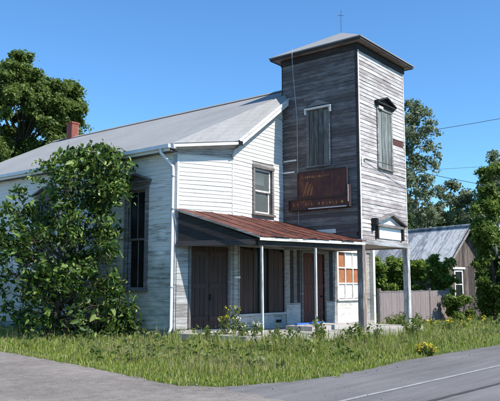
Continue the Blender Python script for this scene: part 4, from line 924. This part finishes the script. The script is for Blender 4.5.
# bushes behind and over the fence, one in front of the shed
def bush(name, label, base, pts, rad, n, leaf, mat, group=None):
    base = np.array(base, float); cen = np.array(pts, float) - base; return tree(name, label, 'bush', base, cen, np.array(rad), n, leaf, mat, 'bark', .04, cen[:, 2].max() * .8, group, .8, 14, .6, .5, stems=3)
def bush_px(name, label, gx, gy, lst, n, leaf, mat, group=None):
    base = gnd(gx, gy); d_ = float((base - CP) @ FW); pts = []; rad = []
    for x, y, rp in lst:
        for _ in range(2): p = far(x + RNG.normal(0, rp * .35), y + RNG.normal(0, rp * .35), d_ + RNG.normal(0, rp * d_ / FPX * .8)); p[2] = max(p[2], .15); pts.append(p); rad.append(rp * d_ / FPX * RNG.uniform(.6, .95))
    return bush(name, label, base, pts, rad, n, leaf, mat, group)
bush_px('overgrown_bush', 'vine covered bush behind the fence seen under the tower', 385, 319.5, [(x, y, 8) for x in (372, 380, 389, 398) for y in (268, 279, 290)] + [(376, 262, 5), (392, 262, 5)], 13000, .11, 'leaf_hedge', 'bushes spilling over the fence')
bush_px('overgrown_bush', 'bush spilling over the fence right of the tower post', 420, 319.5, [(x, y, 8) for x in (406, 415, 424, 433, 441, 447) for y in (266, 277, 288)] + [(412, 262, 5), (428, 264, 5), (445, 278, 6), (438, 296, 4), (430, 294, 4)], 16000, .11, 'leaf_hedge', 'bushes spilling over the fence')
bush_px('garden_bush', 'rounded bush in front of the shed window', 457, 322, [(450, 312, 6), (458, 306, 8), (466, 312, 6), (455, 298, 6), (464, 300, 6), (449, 303, 5), (470, 318, 4), (460, 316, 6)], 3200, .12, 'leaf_bright')
bush_px('garden_bush', 'dark bush under the trees at the right edge', 486, 316, [(478, 305, 6), (486, 300, 7), (494, 303, 6), (484, 310, 6), (497, 308, 5), (505, 300, 8)], 3000, .13, 'leaf_tree')

# ------------------------------------------------------------------ grass
def in_poly(px, py, poly):
    ins = np.zeros(len(px), bool); n = len(poly); j = n - 1
    for i in range(n):
        xi, yi = poly[i]; xj, yj = poly[j]
        cnd = ((yi > py) != (yj > py)) & (px < (xj - xi) * (py - yi) / (yj - yi + 1e-12) + xi); ins ^= cnd; j = i
    return ins
lawn = np.array(list(edge[1:-3]) + [(70., -5.), (70., 40.), (-9., 40.)])
bld = np.array([(-bb, c), (-3.72, -1.6), (-3.3, -1.97), (-.15, -3.08), (w + .37, -3.02), (w + .5, -.2), (Rr, -.1), (Rr, LEN), (-bb, LEN)])
def scatter(n, sampler): 
    P = sampler(n); ok = in_poly(P[:, 0], P[:, 1], lawn) & ~in_poly(P[:, 0], P[:, 1], bld); return P[ok]
def samp_px(n, x0, x1, y0, y1):
    X = RNG.uniform(x0, x1, n); Y = RNG.uniform(y0, y1, n); d = FW[None] + RT[None] * ((X - 250) / FPX)[:, None] - UP[None] * ((Y - 200.5) / FPX)[:, None]; t = -CP[2] / d[:, 2]; return (CP[None] + d * t[:, None])[:, :2]
def vnoise(P, s, seed=0):
    g = np.random.default_rng(seed).uniform(0, 1, (64, 64)); x = P[:, 0] * s; y = P[:, 1] * s; xi, yi = np.floor(x).astype(int), np.floor(y).astype(int); fx, fy = x - xi, y - yi; fx, fy = fx * fx * (3 - 2 * fx), fy * fy * (3 - 2 * fy)
    G = lambda i, j: g[i % 64, j % 64]
    return (G(xi, yi) * (1 - fx) + G(xi + 1, yi) * fx) * (1 - fy) + (G(xi, yi + 1) * (1 - fx) + G(xi + 1, yi + 1) * fx) * fy
def blades(P, h, wd, z0=0, lean=.35):
    n = len(P); a_ = RNG.uniform(0, 2 * math.pi, n); d = np.stack([np.cos(a_), np.sin(a_), np.zeros(n)], 1); s = np.stack([-np.sin(a_), np.cos(a_), np.zeros(n)], 1); B0 = np.concatenate([P, np.full((n, 1), z0)], 1)
    le = RNG.uniform(.05, lean, n)[:, None] * h[:, None]; hz = np.zeros((n, 3)); hz[:, 2] = h; W2_ = wd[:, None]
    m = B0 + hz * .55 + d * le * .35; tp = B0 + hz * RNG.uniform(.85, 1, n)[:, None] + d * le
    V = np.stack([B0 - s * W2_ * .5, B0 + s * W2_ * .5, m + s * W2_ * .4, tp, m - s * W2_ * .4], 1).reshape(-1, 3); k = np.arange(n)[:, None] * 5
    F = np.concatenate([k + np.array([[0, 1, 2]]), k + np.array([[0, 2, 4]]), k + np.array([[4, 2, 3]])], 1).reshape(-1, 3); return V, F
edge_d = resample(edge[1:-3], .25)
def dist_edge(P):
    out = np.full(len(P), 9e9)
    for e_ in edge_d: out = np.minimum(out, (P[:, 0] - e_[0]) ** 2 + (P[:, 1] - e_[1]) ** 2)
    return np.sqrt(out)
Pn = scatter(165000, lambda n: np.concatenate([samp_px(int(n * .72), -30, 530, 322, 392), samp_px(int(n * .28), -30, 530, 302, 330)]))
Pn = Pn[np.hypot(Pn[:, 0] - CP[0], Pn[:, 1] - CP[1]) < 55]
de = dist_edge(Pn); dc = np.hypot(Pn[:, 0] - CP[0], Pn[:, 1] - CP[1]); nz = vnoise(Pn, .9, 1) * .6 + vnoise(Pn, 2.7, 2) * .4
rag = vnoise(Pn, 3.1, 9) * .5 + vnoise(Pn, 9.0, 10) * .5
keep = RNG.uniform(0, 1, len(Pn)) < np.clip((rag - .38) * 3 + de * 2.2, 0, 1) * np.clip(.35 + vnoise(Pn, 1.3, 12) * 1.3, 0, 1); Pn, de, dc, nz = Pn[keep], de[keep], dc[keep], nz[keep]
h = (.05 + .17 * nz * np.clip(de / 1.1, .18, 1)) * RNG.uniform(.55, 1.35, len(Pn))
V, F = blades(Pn, h, .007 + .00065 * dc)
tag(fast('grass', V, F, 'grass_blade', tri=True), 'uncut green grass verge in front of the building', 'grass', kind='stuff')
Pd = scatter(9000, lambda n: samp_px(n, -30, 530, 322, 380)); de = dist_edge(Pd); nz = vnoise(Pd, .6, 4); k_ = (de > .6) & (nz > .42); Pd = Pd[k_]
V, F = blades(Pd, RNG.uniform(.18, .5, len(Pd)), np.full(len(Pd), .0055), lean=.6)
tag(fast('dry_grass', V, F, 'grass_dry', tri=True), 'thin dry seed stalks standing in the grass verge', 'grass', kind='stuff')
Pt = scatter(150, lambda n: samp_px(n, 150, 430, 334, 354)); Pt = np.repeat(Pt, 26, 0) + RNG.normal(0, .07, (len(Pt) * 26, 2)); Pt = Pt[~in_poly(Pt[:, 0], Pt[:, 1], bld)]
Pe = resample(edge[2:-3], .5); Pe = Pe[np.hypot(Pe[:, 0] - CP[0], Pe[:, 1] - CP[1]) < 30]; Pe = Pe[RNG.uniform(0, 1, len(Pe)) < .7] + RNG.normal(0, .10, (1, 2)); Pe = np.repeat(Pe + RNG.normal(0, .09, Pe.shape), 16, 0); Pe = Pe + RNG.normal(0, .04, Pe.shape)
V1, F1 = blades(Pt, RNG.uniform(.2, .5, len(Pt)), np.full(len(Pt), .012), lean=.5); V2, F2 = blades(Pe, RNG.uniform(.04, .13, len(Pe)), np.full(len(Pe), .010), .016, lean=.9)
tag(fast('grass_tufts', np.concatenate([V1, V2]), np.concatenate([F1, F2 + len(V1)]), 'grass_blade', tri=True), 'ragged grass tufts along the porch floor and paving edge', 'grass', kind='stuff')
# broad low weeds mixed in the verge
Pw = scatter(1000, lambda n: samp_px(n, -20, 520, 322, 378)); de = dist_edge(Pw); nz = vnoise(Pw, .8, 8); Pw = Pw[(de > .5) & (nz > .5)]
Cw = np.repeat(np.concatenate([Pw, np.zeros((len(Pw), 1))], 1), 9, 0); Cw = Cw + np.abs(RNG.normal(0, 1, Cw.shape)) * np.array((.0, .0, .16)) + RNG.normal(0, .07, Cw.shape) * np.array((1, 1, .1)); Cw[:, 2] += .05
V, F = leaf_mesh(Cw, np.full(len(Cw), .075), .7); tag(fast('low_weeds', V, F, 'leaf_weed'), 'broad leaved low weeds mixed through the grass verge', 'weeds', kind='stuff')

# taller weeds, each a plant
def weed(name, label, x, y, ht, n_st, spread, flower, group, leafsz=.09, mat='leaf_weed', base=None):
    p = gnd(x, y) if base is None else np.array(base, float); root = empty(name, tuple(p), label, 'plant', group); mb = MB(); LC_ = []; FC = []
    for k in range(n_st):
        a_ = RNG.uniform(0, 6.28); rr = spread * math.sqrt(RNG.uniform(.02, 1)); hh = ht * RNG.uniform(.65, 1.1); b0 = np.array((rr * .45 * math.cos(a_), rr * .45 * math.sin(a_), 0)); t0 = np.array((rr * math.cos(a_), rr * math.sin(a_), hh)); path = limb_path(b0, t0, 4, .08); mb.tube(path, [.007, .006, .005, .004, .003], 4)
        for t in np.linspace(.15, 1, 9):
            j = min(3, int(t * 4)); q = path[j] + (path[j + 1] - path[j]) * (t * 4 - j); LC_ += [q + RNG.normal(0, leafsz * .5, 3) for _ in range(3)]
        if flower:
            for _ in range(7): FC.append(t0 + RNG.normal(0, .035, 3) + np.array((0, 0, .0)))
    mb.build('stem', mat, root); LC_ = np.array(LC_); LC_[:, 2] = np.maximum(LC_[:, 2], .02); V, F = leaf_mesh(LC_, np.full(len(LC_), leafsz), .5, None, .38); fast('leaves', V, F, mat, root)
    if flower: FC = np.array(FC); V, F = leaf_mesh(FC, np.full(len(FC), .045), .8, None, .9); tag(fast('flowers', V, F, flower, root), None, kind='stuff')
    return root
weed('flowering_weed', 'tall pale yellow weed in front of the boarded double door', 231, 342, .85, 9, .30, 'petal', None)
weed('flowering_weed', 'pale yellow weed clump just left of the first thin porch post', 248, 344, .62, 11, .40, 'petal_white', None)
weed('flowering_weed', 'bushy weed between the two thin porch posts', 283, 346, .45, 10, .42, None, None)
weed('flowering_weed', 'low green weed below the boarded door sill', 210, 343, .35, 10, .35, None, None)
weed('flowering_weed', 'green weed at the foot of the second thin porch post', 321, 342, .55, 8, .25, None, None)
weed('flowering_weed', 'leafy weed at the foot of the tower corner post', 368, 345, .45, 10, .35, None, None)
weed('flowering_weed', 'pale leafed weed in front of the porch floor edge', 352, 346, .40, 9, .3, None, None)
weed('flowering_weed', 'yellow flowered weed beside the right tower post', 413, 340, .55, 12, .45, None, None)
weed('flowering_weed', 'bright yellow flower clump at the road edge', 427, 355, .17, 15, .30, 'petal', None, .055)
weed('flowering_weed', 'yellow flower patch in the grass by the shed bush', 448, 331, .35, 16, .7, 'petal', None, .07)
weed('flowering_weed', 'yellow flower patch in the grass at the right edge', 488, 326, .35, 18, .9, 'petal', None, .07)
weed('flowering_weed', 'green weed in the shade under the tower, before the fence', 0, 0, .35, 18, .7, None, None, base=(4.6, -1.6, 0))
weed('flowering_weed', 'green weed growing along the fence foot', 0, 0, .40, 18, .8, None, None, base=(6.6, -1.1, 0))

# ------------------------------------------------------------------ overhead wires
def wire(label, p, q, sag, rad=.012):
    p, q = np.array(p, float), np.array(q, float); pts = [p + (q - p) * t - np.array((0, 0, 4 * sag * t * (1 - t))) for t in np.linspace(0, 1, 25)]; mb = MB(); mb.tube(pts, rad, 5); return tag(mb.build('overhead_wire', 'cable'), label, 'wire', 'overhead wires')
tp_ = fTF.P(.2, .05, 5.14)
wire('thin black wire stretched from the tower front across the shuttered window', tp_, fTF.P(2.75, .35, 5.75) + np.array((26, -4, 1.6)), .8, .010)
wire('upper black overhead wire crossing the sky right of the tower', far(200, 156.6, 40), far(620, 94, 40), .5, .016)
wire('lower faint overhead wire crossing the sky above the poplars', far(200, 174.5, 46), far(620, 155.3, 46), .4, .011)
